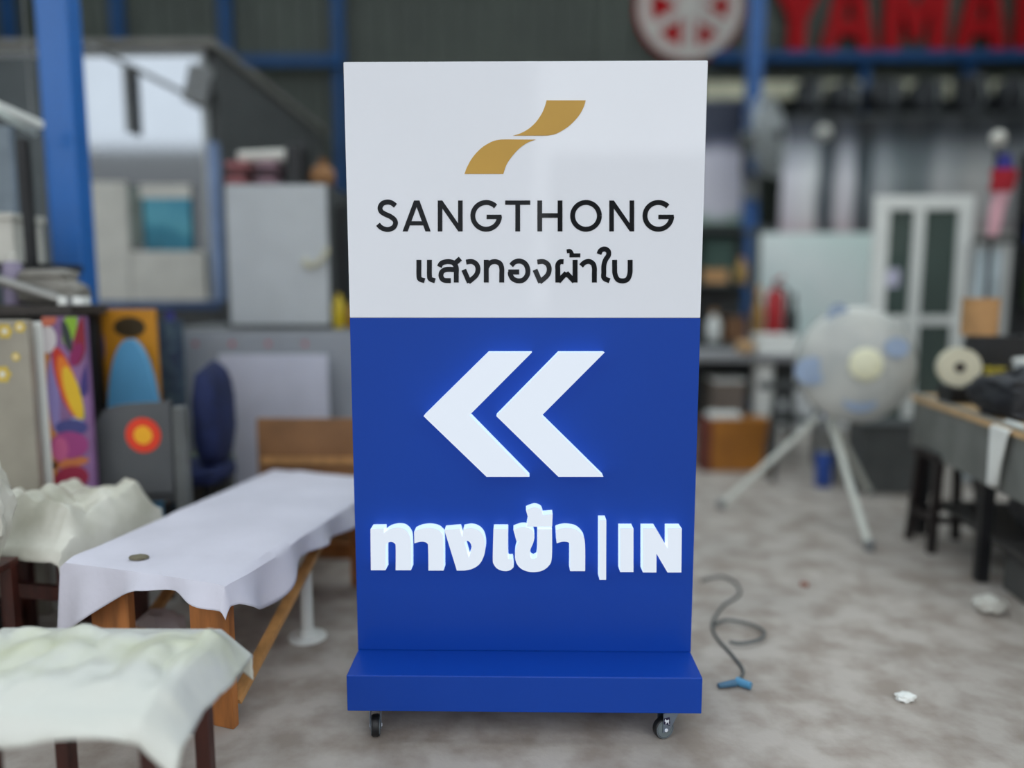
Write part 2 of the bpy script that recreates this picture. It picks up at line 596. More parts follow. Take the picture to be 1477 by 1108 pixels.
ng = [(358, 122), (395, 119), (424, 138), (432, 172), (418, 208), (372, 247)]
flat_letter(gt, strokes=[sl((62, 108), (62, 150), (62, 205), (68, 228), (98, 239))], w=WT)
flat_letter(gt, strokes=[sl((128, 108), (128, 150), (128, 205), (134, 228), (163, 239))], w=WT)
flat_letter(gt, strokes=[sl((190, 152), (206, 128), (245, 119), (280, 128), (296, 158), (296, 200), (296, 250)), [(276, 140), (322, 100)],
                         sl((296, 170), (235, 168), (206, 184), (201, 212), (218, 235), (262, 238))], w=WT)
flat_letter(gt, strokes=[sl(*ng), [(343, 170), (378, 250)]], w=WT)
flat_letter(gt, strokes=[[(484, 108), (484, 250)], sl((484, 158), (506, 128), (540, 119), (570, 132), (581, 162), (581, 200), (581, 250))], w=WT)
flat_letter(gt, strokes=[sl((640, 143), (662, 122), (695, 116), (728, 132), (744, 168), (740, 205), (715, 234), (680, 239), (650, 226), (636, 202), (634, 184)), [(622, 184), (690, 184)]], w=WT)
flat_letter(gt, strokes=[sl(*[(x + 446, y) for x, y in ng]), [(789, 170), (824, 250)]], w=WT)
flat_letter(gt, strokes=[sl((968, 120), (945, 121), (932, 140), (932, 170), (932, 210), (932, 250)), [(936, 244), (985, 190)], [(985, 190), (1036, 244)], [(1040, 108), (1040, 250)], [(972, 202), (998, 202)]], w=WT)
flat_letter(gt, strokes=[sl((988, 55), (1008, 53), (1018, 66), (1022, 82)), [(1005, 80), (1073, 80)]], w=WT * .8)
flat_letter(gt, strokes=[sl((1078, 146), (1098, 126), (1126, 118), (1152, 132), (1161, 160), (1161, 200), (1161, 250))], w=WT)
flat_letter(gt, strokes=[sl((1190, 72), (1201, 49), (1226, 40), (1248, 54), (1249, 80), (1232, 106), (1221, 140), (1220, 185), (1222, 222), (1256, 239))], w=WT)
flat_letter(gt, strokes=[sl((1288, 108), (1288, 150), (1290, 195), (1306, 230), (1337, 240), (1368, 230), (1383, 195), (1385, 150), (1385, 108))], w=WT)

# casters
m_zinc = mat('zinc_plate', (150, 165, 185), 0.28, metal=0.9, var=0.05)
m_tyre = mat('grey_rubber_tyre', (96, 104, 110), 0.45, var=0.05)
m_tyreblk = mat('black_rubber', (22, 23, 25), 0.5)
m_hub = mat('grey_hub', (105, 115, 118), 0.35, var=.05)
m_stick = mat('dark_sticker', (28, 26, 62), 0.3)
m_silver = mat('silver_print', (225, 228, 235), 0.35)


def caster(x, y, ang):
    """swivel caster; ang = heading of the wheel's axle"""
    R_ = 0.031
    piv = Vector((x, y, 0))
    ax = Vector((math.cos(ang), math.sin(ang), 0))
    tr = Vector((-ax.y, ax.x, 0))
    wc = piv + tr * (-0.026) + Vector((0, 0, R_ + .0005))
    c = MB().box(x - .032, x + .032, y - .032, y + .032, .0955, .0985).build('caster', m_zinc, sign, bevel=.001)
    MB().lathe([(.024, .083), (.026, .088), (.022, .0945), (.012, .095)], (x, y, 0)).build('swivel_race', m_zinc, c, smooth=True)
    fk = MB()
    for s_ in (-1, 1):
        o = ax * (s_ * .0155)
        top, mid = piv + o + Vector((0, 0, .084)), wc + o
        pts = []
        for q in (top + tr * .02, top - tr * .036, mid - tr * .011 + Vector((0, 0, -.006)), mid + tr * .011 + Vector((0, 0, -.004))):
            pts += [q - ax * .001, q + ax * .001]
        fk.add(pts, [(0, 2, 4, 6), (1, 7, 5, 3), (0, 1, 3, 2), (2, 3, 5, 4), (4, 5, 7, 6), (6, 7, 1, 0)])
    a = piv + Vector((0, 0, .083))
    fk.bar(a + tr * .02, a - tr * .036, .033, .002)
    fk.build('fork', m_zinc, c)
    MB().lathe([(.019, -.0105), (.026, -.0115), (R_ - .002, -.010), (R_, -.006), (R_, .006), (R_ - .002, .010), (.026, .0115), (.019, .0105)], wc, ax, 32).build('tyre', m_tyreblk, c, smooth=True)
    MB().lathe([(.008, -.0138), (.02, -.0125), (.024, -.0118), (.024, .0118), (.02, .0125), (.008, .0138)], wc, ax, 28).build('hub', m_hub, c, smooth=True)
    MB().torus(wc + ax * (-.0112), .0265, .0016, ax, 30, 6).torus(wc + ax * .0112, .0265, .0016, ax, 30, 6).build('rim_ring', m_tyre, c, smooth=True)
    MB().lathe([(.005, -.0185), (.0055, -.0165), (.0055, .0165), (.005, .0185)], wc, ax, 6).build('axle_bolt', m_silver, c)
    return c, wc, ax, tr, piv


caster(at(541, 1035, 2.10).x, 2.115, math.radians(8))
c_, wc, ax, tr, piv = caster(at(968, 1035, 2.10).x, 2.10, math.radians(-68))
caster(-.42, 2.53, math.radians(40))
caster(.43, 2.53, math.radians(-20))
# sticker with a small silver horse on the front caster's fork
side = -1 if ax.y > 0 else 1
nrm = ax * side
e1 = nrm.cross(Vector((0, 0, 1))) * -1
if e1.x < 0:
    e1 = -e1
base = wc + nrm * .0167 + Vector((0, 0, .020))


def stick(mb, pts, d):
    P = [base + e1 * (px * .001) + Vector((0, 0, pz * .001)) for px, pz in pts]
    n = len(P)
    tris = tessellate_polygon([[Vector((px, pz, 0)) for px, pz in pts]])
    mb.add([p + nrm * d for p in P] + [p + nrm * (d - .0004) for p in P],
           [tuple(t) for t in tris] + [tuple(i + n for i in t)[::-1] for t in tris] + [(i, (i + 1) % n, (i + 1) % n + n, i + n) for i in range(n)])
    return mb


stick(MB(), [(-9, 18), (10, 18), (12, 2), (11, -8), (2, -4), (-9, 0)], .0004).build('sticker', m_stick, c_)
horse = [(-7, 9), (-5, 15), (-3, 16), (-2, 11), (4, 10), (7, 12), (8, 8), (7, 2), (9, -4), (7, -4), (5, 3), (0, 4), (-1, -1), (-3, -1), (-3, 5), (-5, 8)]
stick(MB(), horse, .0009).build('horse_emblem', m_silver, c_)

# ================================================================== LEFT SIDE OF THE HALL
m_colblue = mat('blue_gloss_column', (48, 112, 190), 0.3, var=0.05, scale=2)
m_darkgrey = mat('dark_grey_sheet', (72, 74, 74), 0.6, var=0.06)
m_midgrey = mat('mid_grey_sheet', (128, 130, 130), 0.6, var=0.06)
m_cream = mat('cream_board', (205, 203, 194), 0.6, var=0.04)
m_palegrey = mat('pale_grey_enamel', (176, 180, 180), 0.4, var=0.03)
m_blk = mat('black_plastic', (24, 25, 28), 0.45, var=0.1)
m_glazing = mat('mirror_glazing', (158, 164, 170), 0.06, metal=1.0, var=0.01)
m_wood = mat('orange_brown_wood', (176, 110, 54), 0.5, var=0.15, scale=4, stretch=(6, 6, 1))
m_lightwood = mat('light_brown_wood', (190, 140, 85), 0.6, var=0.12, scale=5, stretch=(4, 4, 1))
m_redwood = mat('dark_red_wood', (72, 34, 26), 0.45, var=0.15, scale=6, stretch=(5, 5, 1))
m_plastic = mat('white_plastic_sheeting', (218, 216, 204), 0.4, var=0.04, scale=5, c2=(184, 182, 166), bump=0.3, bscale=14)
m_cloth = mat('white_lilac_cloth', (204, 202, 213), 0.8, var=0.03, scale=4, bump=0.2, bscale=25)
m_white2 = mat('white_enamel', (236, 238, 233), 0.4, var=0.02)
m_tan = mat('cardboard', (196, 150, 100), 0.8, var=0.08)
m_navy = mat('navy_fabric', (28, 40, 84), 0.8, var=0.15, scale=12)
m_pipe = mat('pale_pipe_enamel', (214, 216, 206), 0.4, var=0.03)

# column in front of the booth
x0, x1, _, _ = rect(58, 100, 102, 120, 3.86)
cxm = at(78, 110, 3.86).x
t = thing('steel_column', 'thick glossy blue steel column in front of the booth at the left', 'column', (cxm, 3.93, 0))
MB().box(cxm - .078, cxm + .078, 3.86, 4.0, .012, ZC).build('shaft', m_colblue, t, bevel=.012)
MB().box(cxm - .14, cxm + .14, 3.79, 4.07, 0, .012).build('base_plate', m_colblue, t)

# booth with mirror glazing
bx1 = at(311, 200, 5.2).x
bz = at(200, 58, 5.2).z
zs = at(200, 434, 5.2).z
t = thing('office_booth', 'dark grey site booth with large mirror-like windows behind the blue column', 'booth', (bx1 - 1.2, 6.4, 0))
MB().box(bx1 - 2.6, bx1, 5.2, 5.26, 0, zs).build('front_wall', m_darkgrey, t)
MB().box(bx1 - .06, bx1, 5.262, 8.0, 0, bz - .05).build('side_wall', m_darkgrey, t)
MB().box(bx1 - 2.65, bx1 + .03, 5.16, 8.03, bz - .049, bz).build('roof_cap', mat('warm_grey_trim', (120, 118, 112), .6), t, bevel=.005)
MB().box(bx1 - 2.6, bx1 - .01, 5.17, 5.199, zs - .05, zs - .001).build('sill', mat('dull_blue_trim', (62, 88, 130), .5), t)
MB().box(bx1 - .055, bx1 - .0, 5.19, 5.26, zs + .001, at(300, 205, 5.2).z).build('post', mat('pale_blue_post', (128, 150, 188), .45), t)
mull = at(104, 250, 5.2).x
for a, b in ((bx1 - 2.6, mull - .06), (mull + .01, bx1 - .06)):
    fr = MB()
    fr.box(a, b, 5.21, 5.25, zs, zs + .03).box(a, b, 5.21, 5.25, bz - .09, bz - .05)
    fr.box(a, a + .03, 5.21, 5.25, zs + .03, bz - .09).box(b - .03, b, 5.21, 5.25, zs + .03, bz - .09)
    f_ = fr.build('window_frame', m_palegrey, t)
    MB().box(a + .03, b - .03, 5.225, 5.235, zs + .03, bz - .09).build('pane', m_glazing, f_)
# rail and post standing in for a roof canopy reflected in the glazing
p0, p1, p2, p3 = at(122, 62, 5.15), at(262, 132, 5.15), at(181, 96, 5.16), at(181, 190, 5.16)
t = thing('reflected_canopy', 'thin grey sloping rod with an upright standing in for a canopy reflected in the upper booth window', 'rod', (p2.x, 5.1, p3.z))
MB().tube([p0, p1], .014).build('rail', m_midgrey, t, smooth=True)
MB().box(p2.x - .018, p2.x + .018, 5.15, 5.2, p3.z, p2.z).build('upright', m_midgrey, t)
r = rect(268, 94, 302, 150, 5.15)  # box put in place of a dark blob reflected in the glazing
t = thing('reflected_blob', 'grey box standing in for a dark reflection at the top right of the booth window', 'reflection', ((r[0] + r[1]) / 2, 5.17, r[2]))
MB().box(r[0], r[1], 5.13, 5.195, r[2], r[3], ry=.25).build('body', m_midgrey, t, bevel=.015)
MB().box(r[1] - .06, r[1] + .03, 5.15, 5.209, (r[2] + r[3]) / 2 - .03, (r[2] + r[3]) / 2 + .03).build('bracket', m_darkgrey, t)
# boards and poster at the window
def sheet(name, label, cat, r, Y, th, m, bevel=.002, floor=False):
    x0, x1, z0, z1 = r
    return tag(MB().box(x0, x1, Y, Y + th, 0 if floor else z0, z1).build(name, m, bevel=bevel), label, cat)


zsi = zs - .001
r = rect(120, 262, 186, 432, 5.17); sheet('cream_board', 'tall cream board standing on the booth sill beside the blue column', 'board', (r[0], r[1], zsi, r[3]), 5.172, .02, m_cream)
r = rect(186, 362, 296, 432, 5.17); sheet('cream_board', 'wide low cream board standing on the booth sill under the teal poster', 'board', (r[0] + .003, r[1], zsi, r[3]), 5.172, .02, m_cream)
x0, x1, z0, z1 = rect(208, 286, 276, 368, 5.196)
m_teal = ramp_mat('teal_print', [(0, (30, 92, 112)), (.4, (52, 132, 156)), (.6, (92, 168, 186)), (1, (60, 140, 168))], axis=(.2, 0, .8), wob=.6, wscale=4)
t = thing('poster', 'teal printed poster with a cream header stuck on the booth window', 'poster', ((x0 + x1) / 2, 5.2, z0))
MB().box(x0, x1, 5.196, 5.199, z0, z1).build('picture', m_teal, t)
zz = at(240, 266, 5.196).z
MB().box(x0 - .015, x1 + .005, 5.196, 5.199, z1 + .001, zz).build('header', m_cream, t)
r = rect(186, 270, 204, 355, 5.196)
tag(MB().box(r[0], r[1], 5.1955, 5.1992, r[2], r[3]).build('notice_strip', mat('grey_green_paper', (120, 130, 124), .7)), 'narrow grey-green notice left of the teal poster', 'notice')

# tube fitting and rack at the far left
a, b = at(-30, 142, 3.45), at(58, 181, 3.75)
t = thing('tube_light', 'unlit pale strip light hung on wires between frame edge and blue column', 'light', (a + b) / 2)
MB().bar(a, b, .05, .035).build('housing', m_white2, t, bevel=.006)
MB().tube([a + Vector((.03, 0, -.035)), b + Vector((-.03, 0, -.035))], .014).build('tube', mat('frosted_tube', (226, 236, 230), .3), t, smooth=True)
for q in (a.lerp(b, .2), a.lerp(b, .85)):
    MB().tube([q, Vector((q.x, q.y, ZC))], .003, 6).build('wire', m_midgrey, t)

x0, x1, z0, z1 = rect(-60, 210, 56, 352, 3.5)
t = thing('storage_rack', 'black shelving rack at the left frame edge beside the blue column', 'rack', ((x0 + x1) / 2, 3.5, 0))
xp = at(43, 280, 3.4).x
for px_ in (x0, xp):
    for py in (3.38, 3.66):
        MB().box(px_ - .018, px_ + .018, py - .018, py + .018, 0, z1 if py < 3.5 else z0 - .12).build('upright', m_blk, t)
for zz in (z0 - .09, z0 - .55, .12):
    MB().box(x0 - .02, xp + .06, 3.37, 3.67, zz - .035, zz).build('shelf', m_blk, t, bevel=.004)
zz = z0 - .09
r = rect(-40, 318, 22, 350, 3.42)
t = thing('carton', 'cream carton with flat lid on the black rack at the left edge', 'box', (r[0], 3.5, zz))
MB().box(r[0], r[1], 3.4, 3.62, zz + .001, r[3]).build('body', m_cream, t, bevel=.006)
MB().box(r[0] - .01, r[1] + .01, 3.39, 3.63, r[3] + .0005, r[3] + .03).build('lid', m_cream, t, bevel=.004)
r = rect(-30, 180, 14, 318, 3.7)
sheet('board', 'tall pale blue-grey board upright behind the black rack', 'board', r, 3.72, .03, mat('blue_grey_board', (130, 142, 152), .6), floor=True)

# side counter with pipes
zc = at(90, 440, 3.2).z
xa, xb = at(-60, 440, 3.2).x, at(127, 440, 3.2).x
t = thing('side_counter', 'dark narrow side counter under the blue column, strewn with tubes', 'counter', ((xa + xb) / 2, 3.22, 0))
MB().box(xa, xb, 3.08, 3.345, zc - .04, zc).build('top', mat('dark_brown_board', (62, 56, 52), .6), t, bevel=.004)
for px_ in (xa + .04, xb - .04):
    for py in (3.10, 3.31):
        MB().box(px_ - .02, px_ + .02, py - .02, py + .02, 0, zc - .0405).build('leg', m_blk, t)
MB().box(xa + .06, xb - .06, 3.30, 3.315, .3, zc - .041).build('back_panel', m_darkgrey, t)
a, b = at(0, 408, 3.14), at(88, 444, 3.12)
a.z, b.z = zc + .10, zc + .022
tag(MB().tube([a, b], .022, 14).build('metal_tube', mat('dull_metal', (150, 148, 144), .35, metal=.6), smooth=True), 'long dull silver tube lying aslant on the dark side counter', 'tube')
p = at(74, 405, 3.24)
t = thing('folded_tarp', 'flat grey folded tarpaulin on the side counter behind the silver tube', 'tarpaulin', (p.x, 3.25, zc))
MB().lump((p.x, 3.25, zc + .055), (.14, .07, .056), .2, 2, 4, 3, flat=zc + .001, boxy=.5).build('lower_fold', mat('grey_tarp', (136, 132, 124), .6), t, smooth=True)
MB().lump((p.x - .02, 3.25, zc + .12), (.12, .06, .03), .2, 2, 9, 3, boxy=.5).build('upper_fold', mat('grey_tarp', (136, 132, 124), .6), t, smooth=True)
p = at(108, 437, 3.12)
t = thing('paper_pack', 'small white paper pack on the side counter above the rainbow board', 'pack', (p.x, 3.1, zc))
MB().box(p.x - .05, p.x + .05, 3.085, 3.15, zc + .001, zc + .035).build('sheets', m_white2, t, bevel=.004)
MB().box(p.x - .012, p.x + .012, 3.084, 3.151, zc + .0015, zc + .0365).build('band', m_midgrey, t)
p = at(14, 395, 3.25)
t = thing('spray_can', 'lilac-grey can standing on the side counter at the left edge', 'can', (p.x, 3.27, zc))
MB().lathe([(.036, 0), (.038, .004), (.038, .16), (.03, .18)], (p.x, 3.27, zc + .001)).build('can_body', mat('lilac_tin', (150, 140, 165), .4), t, smooth=True)
MB().lathe([(.024, .18), (.024, .21), (.01, .215)], (p.x, 3.27, zc + .001)).build('cap', m_cream, t, smooth=True)

# beige cabinet with flower print, rainbow board, orange board
r = rect(-70, 462, 50, 770, 2.9)
t = thing('printed_board', 'plain beige upright board with yellow flower print at the left frame edge', 'board', ((r[0] + r[1]) / 2, 2.9, 0))
MB().box(r[0], r[1], 2.9, 2.94, 0, r[3]).build('panel', mat('beige_laminate', (158, 152, 138), .55, var=.05), t, bevel=.006)
m_yel = mat('yellow_print', (222, 190, 70), .5)
for u, v, s_ in ((6, 478, 16), (3, 540, 18), (28, 472, 12), (22, 515, 9)):
    q = at(u, v, 2.895)
    fl = MB()
    for k in range(6):
        a_ = k * math.pi / 3
        fl.lathe([(.0013 * s_ * .5, -.001), (.0013 * s_ * .5, .0005)], (q.x + math.cos(a_) * .0012 * s_, 2.8985, q.z + math.sin(a_) * .0012 * s_), (0, 1, 0), 12)
    fo = fl.build('flower_print', m_yel, t)
    MB().lathe([(.0007 * s_, -.002), (.0007 * s_, .0005)], (q.x, 2.8983, q.z), (0, 1, 0), 12).build('flower_centre', mat('white_print', (232, 230, 215), .5), fo)

r = rect(57, 457, 130, 740, 2.97)
t = thing('printed_board', 'upright board with rainbow feather and magenta print and a white edge', 'board', (r[0], 3.0, 0))
pr_ = MB().box(r[0] + .035, r[1], 2.972, 3.0, 0, r[3]).build('panel', mat('mauve_print', (132, 96, 140), .5, var=.1), t)
MB().box(r[0], r[0] + .034, 2.968, 3.004, 0, r[3] - .02).build('white_edge', m_white2, t, bevel=.003)
gp = crop(0, 433, 3.347, 2.9705)
BX0, BX1 = r[0] + .036, r[1] - .001


def patch(cx, cy, a, b, rot, c, lay):
    P_ = []
    for k in range(20):
        an = k * math.pi / 10
        px_, py_ = a * math.cos(an), b * math.sin(an)
        ro_ = math.radians(rot)
        q_ = gp((cx + px_ * math.cos(ro_) - py_ * math.sin(ro_), cy + px_ * math.sin(ro_) + py_ * math.cos(ro_)))
        P_.append((min(BX1, max(BX0, q_[0])), min(r[3] - .001, q_[1])))
    MB().prism([P_], 2.9716 - lay * .0003, 2.972).build('printed_patch', mat('print_%d_%d_%d' % c, c, .5, var=.03), pr_)


for k, a_ in enumerate(((240, 600, 32, 380, -3, (186, 120, 50)), (258, 460, 28, 180, -4, (132, 120, 172)), (226, 190, 46, 66, 0, (206, 200, 200)), (222, 92, 50, 36, 0, (192, 104, 78)),
                        (392, 190, 34, 130, 12, (132, 20, 40)), (368, 262, 28, 60, 20, (130, 20, 84)), (335, 130, 34, 92, 10, (130, 172, 44)), (322, 175, 20, 80, -14, (40, 50, 50)),
                        (418, 380, 26, 90, 12, (56, 44, 110)), (345, 615, 80, 40, 0, (62, 64, 122)), (335, 700, 92, 66, 0, (150, 56, 118)), (290, 720, 40, 60, 0, (182, 84, 128)),
                        (335, 785, 96, 24, -8, (190, 110, 60)), (345, 860, 84, 60, -10, (142, 30, 60)), (330, 940, 80, 40, -20, (170, 90, 110)),
                        (318, 395, 44, 175, -17, (186, 46, 30)), (335, 420, 40, 160, -17, (214, 112, 30)), (352, 448, 34, 135, -17, (216, 176, 36)), (374, 470, 20, 110, -14, (140, 170, 50)), (368, 590, 34, 26, 0, (150, 156, 186)))):
    patch(*a_, k % 6 + 1)

r = rect(127, 446, 226, 600, 3.36)
t = thing('printed_board', 'orange printed board with a dark oval near its top, behind the blue oval board', 'board', (r[0], 3.4, 0))
MB().box(r[0], r[1], 3.36, 3.39, 0, r[3]).build('panel', mat('orange_print', (205, 138, 28), .55, var=.06), t, bevel=.003)
q = at(187, 472, 3.36)
MB().prism([[(q.x + .07 * math.cos(a), q.z + .045 * math.sin(a)) for a in [k * math.pi / 12 for k in range(24)]]], 3.3575, 3.3599).build('oval_print', mat('brown_black_print', (62, 48, 22), .5), t)
q = at(142, 500, 3.36)
MB().prism([[(q.x + .028 * math.cos(a), q.z + .09 * math.sin(a)) for a in [k * math.pi / 12 for k in range(24)]]], 3.3575, 3.3599).build('violet_print', mat('violet_print', (96, 90, 160), .5), t)

# light blue oval board
q = at(191, 545, 3.28)
zt = at(191, 489, 3.28).z
hw = at(229, 560, 3.28).x - q.x
pts = []
for k in range(41):
    a = math.pi * k / 40
    pts.append((q.x + hw * math.cos(a), zt - .42 + .42 * math.sin(a)))
pts += [(q.x - hw * .8, 0.0), (q.x + hw * .8, 0.0)]
tag(MB().prism([pts], 3.262, 3.30).build('oval_board', mat('light_blue_plastic', (96, 164, 206), .4, var=.03), bevel=.008), 'light blue egg-topped plastic board in front of the orange board', 'board')

# grey chair with red sticker
r = rect(133, 586, 240, 712, 3.05)
m_chair = mat('charcoal_plastic', (84, 86, 88), .55, var=.05)
t = thing('plastic_chair', 'charcoal grey plastic chair whose backrest carries a round red and yellow sticker', 'chair', ((r[0] + r[1]) / 2, 3.15, 0))
zs_ = .46
bp_ = outline([(r[0], zs_), (r[1] + .02, zs_), (r[1] + .02, r[3] - .01, 1), (r[1] - .03, r[3] + .012, 1), (r[0] + .1, r[3], 1), (r[0] + .04, r[3] - .04, 1), (r[0] + .01, r[3] - .12, 1)], 5)
MB().prism([bp_], 3.05, 3.085).build('backrest', m_chair, t, bevel=.008)
MB().box(r[1] + .03, r[1] + .085, 3.04, 3.09, 0, r[3]).build('side_frame', mat('grey_side_frame', (98, 101, 100), .55), t, bevel=.012)
MB().box(r[0], r[1] + .02, 3.09, 3.5 - .28, zs_ - .05, zs_).build('seat', m_chair, t, bevel=.012)
for px_ in (r[0] + .03, r[1] - .02):
    for py in (3.07, 3.2):
        MB().tube([(px_, py, 0), (px_, py, zs_ - .05)], .014, 10).build('leg', m_blk, t, smooth=True)
q = at(206, 628, 3.045)
st_ = MB().lathe([(.072, -.0012), (.072, .001)], (q.x, 3.0475, q.z), (0, 1, 0), 32).build('sticker', mat('red_orange_sticker', (228, 62, 36), .4, var=.02), t)
MB().lathe([(.038, -.002), (.038, -.0013)], (q.x, 3.0475, q.z), (0, 1, 0), 28).build('sticker_centre', mat('yellow_sticker', (246, 176, 36), .4, var=.02), st_)

# navy things behind it
r = rect(228, 462, 262, 590, 3.85)
t = thing('fabric_roll', 'dark navy patterned fabric roll standing right of the orange board', 'roll', ((r[0] + r[1]) / 2, 3.88, 0))
MB().lathe([(.055, 0), (.06, .01), (.06, r[3] - .01), (.055, r[3])], ((r[0] + r[1]) / 2, 3.88, 0), n=20).build('cloth', mat('navy_pattern', (30, 42, 70), .8, c2=(70, 90, 100), scale=18), t, smooth=True)
MB().lathe([(.02, 0), (.02, r[3] + .04)], ((r[0] + r[1]) / 2, 3.88, .001), n=14).build('core', mat('violet_core', (54, 52, 140), .5), t, smooth=True)
r = rect(272, 536, 316, 660, 3.4)
cxn = (r[0] + r[1]) / 2
t = thing('office_chair', 'navy upholstered chair seen edge-on left of the white leaning board', 'chair', (cxn, 3.5, 0))
MB().lump((cxn, 3.52, (r[2] + r[3]) / 2 - .02), (.065, .16, .25), .06, 1.5, 2, 3, boxy=.35).build('backrest', m_navy, t, smooth=True)
MB().lump((cxn - .08, 3.52, .44), (.14, .16, .05), .05, 1.5, 5, 3, boxy=.6).build('seat', m_navy, t, smooth=True)
MB().tube([(cxn - .05, 3.52, .08), (cxn - .05, 3.52, .42)], .025).build('column', m_blk, t, smooth=True)
for k in range(5):
    a = k * 2 * math.pi / 5 + .3
    MB().bar((cxn - .05, 3.52, .09), (cxn - .05 + .17 * math.cos(a), 3.52 + .17 * math.sin(a), .03), .035, .03).build('foot', m_blk, t)

# counter, dotted grey board, white board
zc2 = at(400, 474, 4.4).z
t = thing('work_counter', 'grey counter carrying the white-doored cabinet', 'counter', (-1.0, 4.7, 0))
MB().box(bx1 + .02, -.35, 4.4, 5.0, zc2 - .05, zc2).build('top', m_midgrey, t, bevel=.004)
MB().box(bx1 + .04, -.37, 4.44, 4.96, 0.05, zc2 - .051).build('carcass', m_darkgrey, t)
MB().box(bx1 + .04, -.37, 4.5, 4.9, 0.0, .049).build('plinth', m_blk, t)
r = rect(258, 479, 515, 600, 4.08)
t = thing('dotted_board', 'long grey board with a row of small red dots along its top', 'board', ((r[0] + r[1]) / 2, 4.1, 0))
MB().box(r[0], r[1], 4.08, 4.105, 0, r[3]).build('sheet', mat('cool_grey_board', (150, 154, 160), .6, var=.03), t, bevel=.003)
for u in (282, 335, 387, 440):
    q = at(u, 496, 4.08)
    MB().lathe([(.013, -.002), (.013, .0)], (q.x, 4.0799, q.z), (0, 1, 0), 16).build('dot', mat('dull_red', (186, 84, 84), .5), t)
r = rect(318, 512, 474, 670, 3.95)
tag(MB().box(r[0], r[1], 3.95, 3.968, .0, r[3]).build('white_board', mat('white_lilac_board', (196, 198, 212), .5, var=.02), bevel=.002), 'plain white sheet board standing in front of the dotted grey board', 'board')
r = rect(371, 603, 520, 668, 3.56)
t = thing('wooden_board', 'brown wooden board with a pale top edge behind the cloth-covered table', 'board', ((r[0] + r[1]) / 2, 3.52, 0))
MB().box(r[0], r[1], 3.56, 3.59, 0, r[3] - .005).build('panel', mat('brown_hardboard', (140, 98, 60), .6, var=.08), t)
MB().box(r[0] + .02, r[1], 3.545, 3.559, .47, .5).build('batten', m_lightwood, t)
r = rect(270, 655, 330, 672, 3.75)
t = thing('green_mat', 'dull green flat bundle on a stand behind the grey chair', 'bundle', ((r[0] + r[1]) / 2, 3.78, 0))
MB().lump(((r[0] + r[1]) / 2, 3.78, r[2] + .03), (.12, .06, .04), .15, 2, 3, 3, boxy=.4).build('bundle', mat('dull_green', (110, 124, 100), .7), t, smooth=True)
MB().box(r[0], r[1], 3.73, 3.83, 0, r[2]).build('stand', m_darkgrey, t, bevel=.004)

# cabinet on the counter
x0, x1, z0, z1 = rect(331, 266, 474, 468, 4.45)
t = thing('metal_cabinet', 'pale grey metal cabinet with a plain door standing on the grey counter', 'cabinet', ((x0 + x1) / 2, 4.65, zc2))
MB().box(x0 - .03, x1 + .012, 4.452, 4.9, zc2 + .001, z1).build('body', m_darkgrey, t, bevel=.004)
d_ = MB().box(x0, x1, 4.425, 4.451, zc2 + .02, z1 - .004).build('door', mat('pale_door', (190, 194, 196), .4, var=.02), t, bevel=.004)
a, b = at(440, 382, 4.4), at(470, 372, 4.4)
MB().tube(smooth_line([tuple(a + Vector((0, .03, .03))), tuple(a), tuple((a + b) / 2 + Vector((0, 0, -.02))), tuple(b + Vector((0, 0, .02))), tuple(b + Vector((0, .03, .05)))], 4), .013).build('handle', mat('cream_handle', (196, 190, 160), .5), d_, smooth=True)
# goods on the cabinet
zk = z1 + .001
a, b = at(345, 226, 4.6), at(424, 212, 4.55)
zr = zk + .14
t = thing('tarp_roll', 'pale cream rolled tarpaulin lying across the bundles on the metal cabinet', 'roll', (a.x, 4.6, zr))
MB().tube([(a.x, 4.6, zr + .035), (b.x, 4.6, zr + .045)], [.034, .038], 18).build('roll', m_cream, t, smooth=True)
MB().tube([(a.x - .012, 4.6, zr + .035), (b.x + .012, 4.6, zr + .045)], .012, 12).build('core', m_midgrey, t, smooth=True)
for u, c, wdt, lab in ((344, (172, 110, 112), .066, 'dusty pink folded bundle at the left on the metal cabinet'), (387, (150, 120, 130), .07, 'mauve-grey folded bundle under the rolled tarpaulin on the metal cabinet')):
    q = at(u, 245, 4.55)
    t = thing('folded_bundle', lab, 'bundle', (q.x, 4.58, zk))
    for k in range(3):
        MB().lump((q.x, 4.58, zk + .024 + k * .045), (wdt, .11, .024), .15, 2.5, u + k * 3, 3, boxy=.6, flat=zk).build('fold', mat('bundle_%d_%d' % (u, k % 2), tuple(int(v * (1 - .35 * (k % 2))) for v in c), .8), t, smooth=True)
q = at(424, 240, 4.55)
t = thing('black_case', 'black upright case on the metal cabinet', 'case', (q.x, 4.6, zk))
MB().box(q.x - .045, q.x + .05, 4.53, 4.7, zk, zk + .235).build('shell', m_blk, t, bevel=.012)
MB().tube(smooth_line([(q.x - .03, 4.615, zk + .23), (q.x - .025, 4.615, zk + .262), (q.x + .03, 4.615, zk + .262), (q.x + .035, 4.615, zk + .23)], 4), .008, 8).build('handle', m_blk, t, smooth=True)
q = at(462, 248, 4.55)
t = thing('brown_sack', 'brown tied sack at the right end on top of the metal cabinet', 'sack', (q.x, 4.6, zk))
MB().lump((q.x, 4.6, zk + .06), (.075, .08, .07), .15, 2, 8, 3, flat=zk).build('sack', mat('brown_sacking', (150, 108, 70), .8), t, smooth=True)
MB().tube([(q.x, 4.6, zk + .12), (q.x + .01, 4.6, zk + .16)], [.018, .03], 10).build('tied_neck', mat('brown_sacking', (150, 108, 70), .8), t, smooth=True)
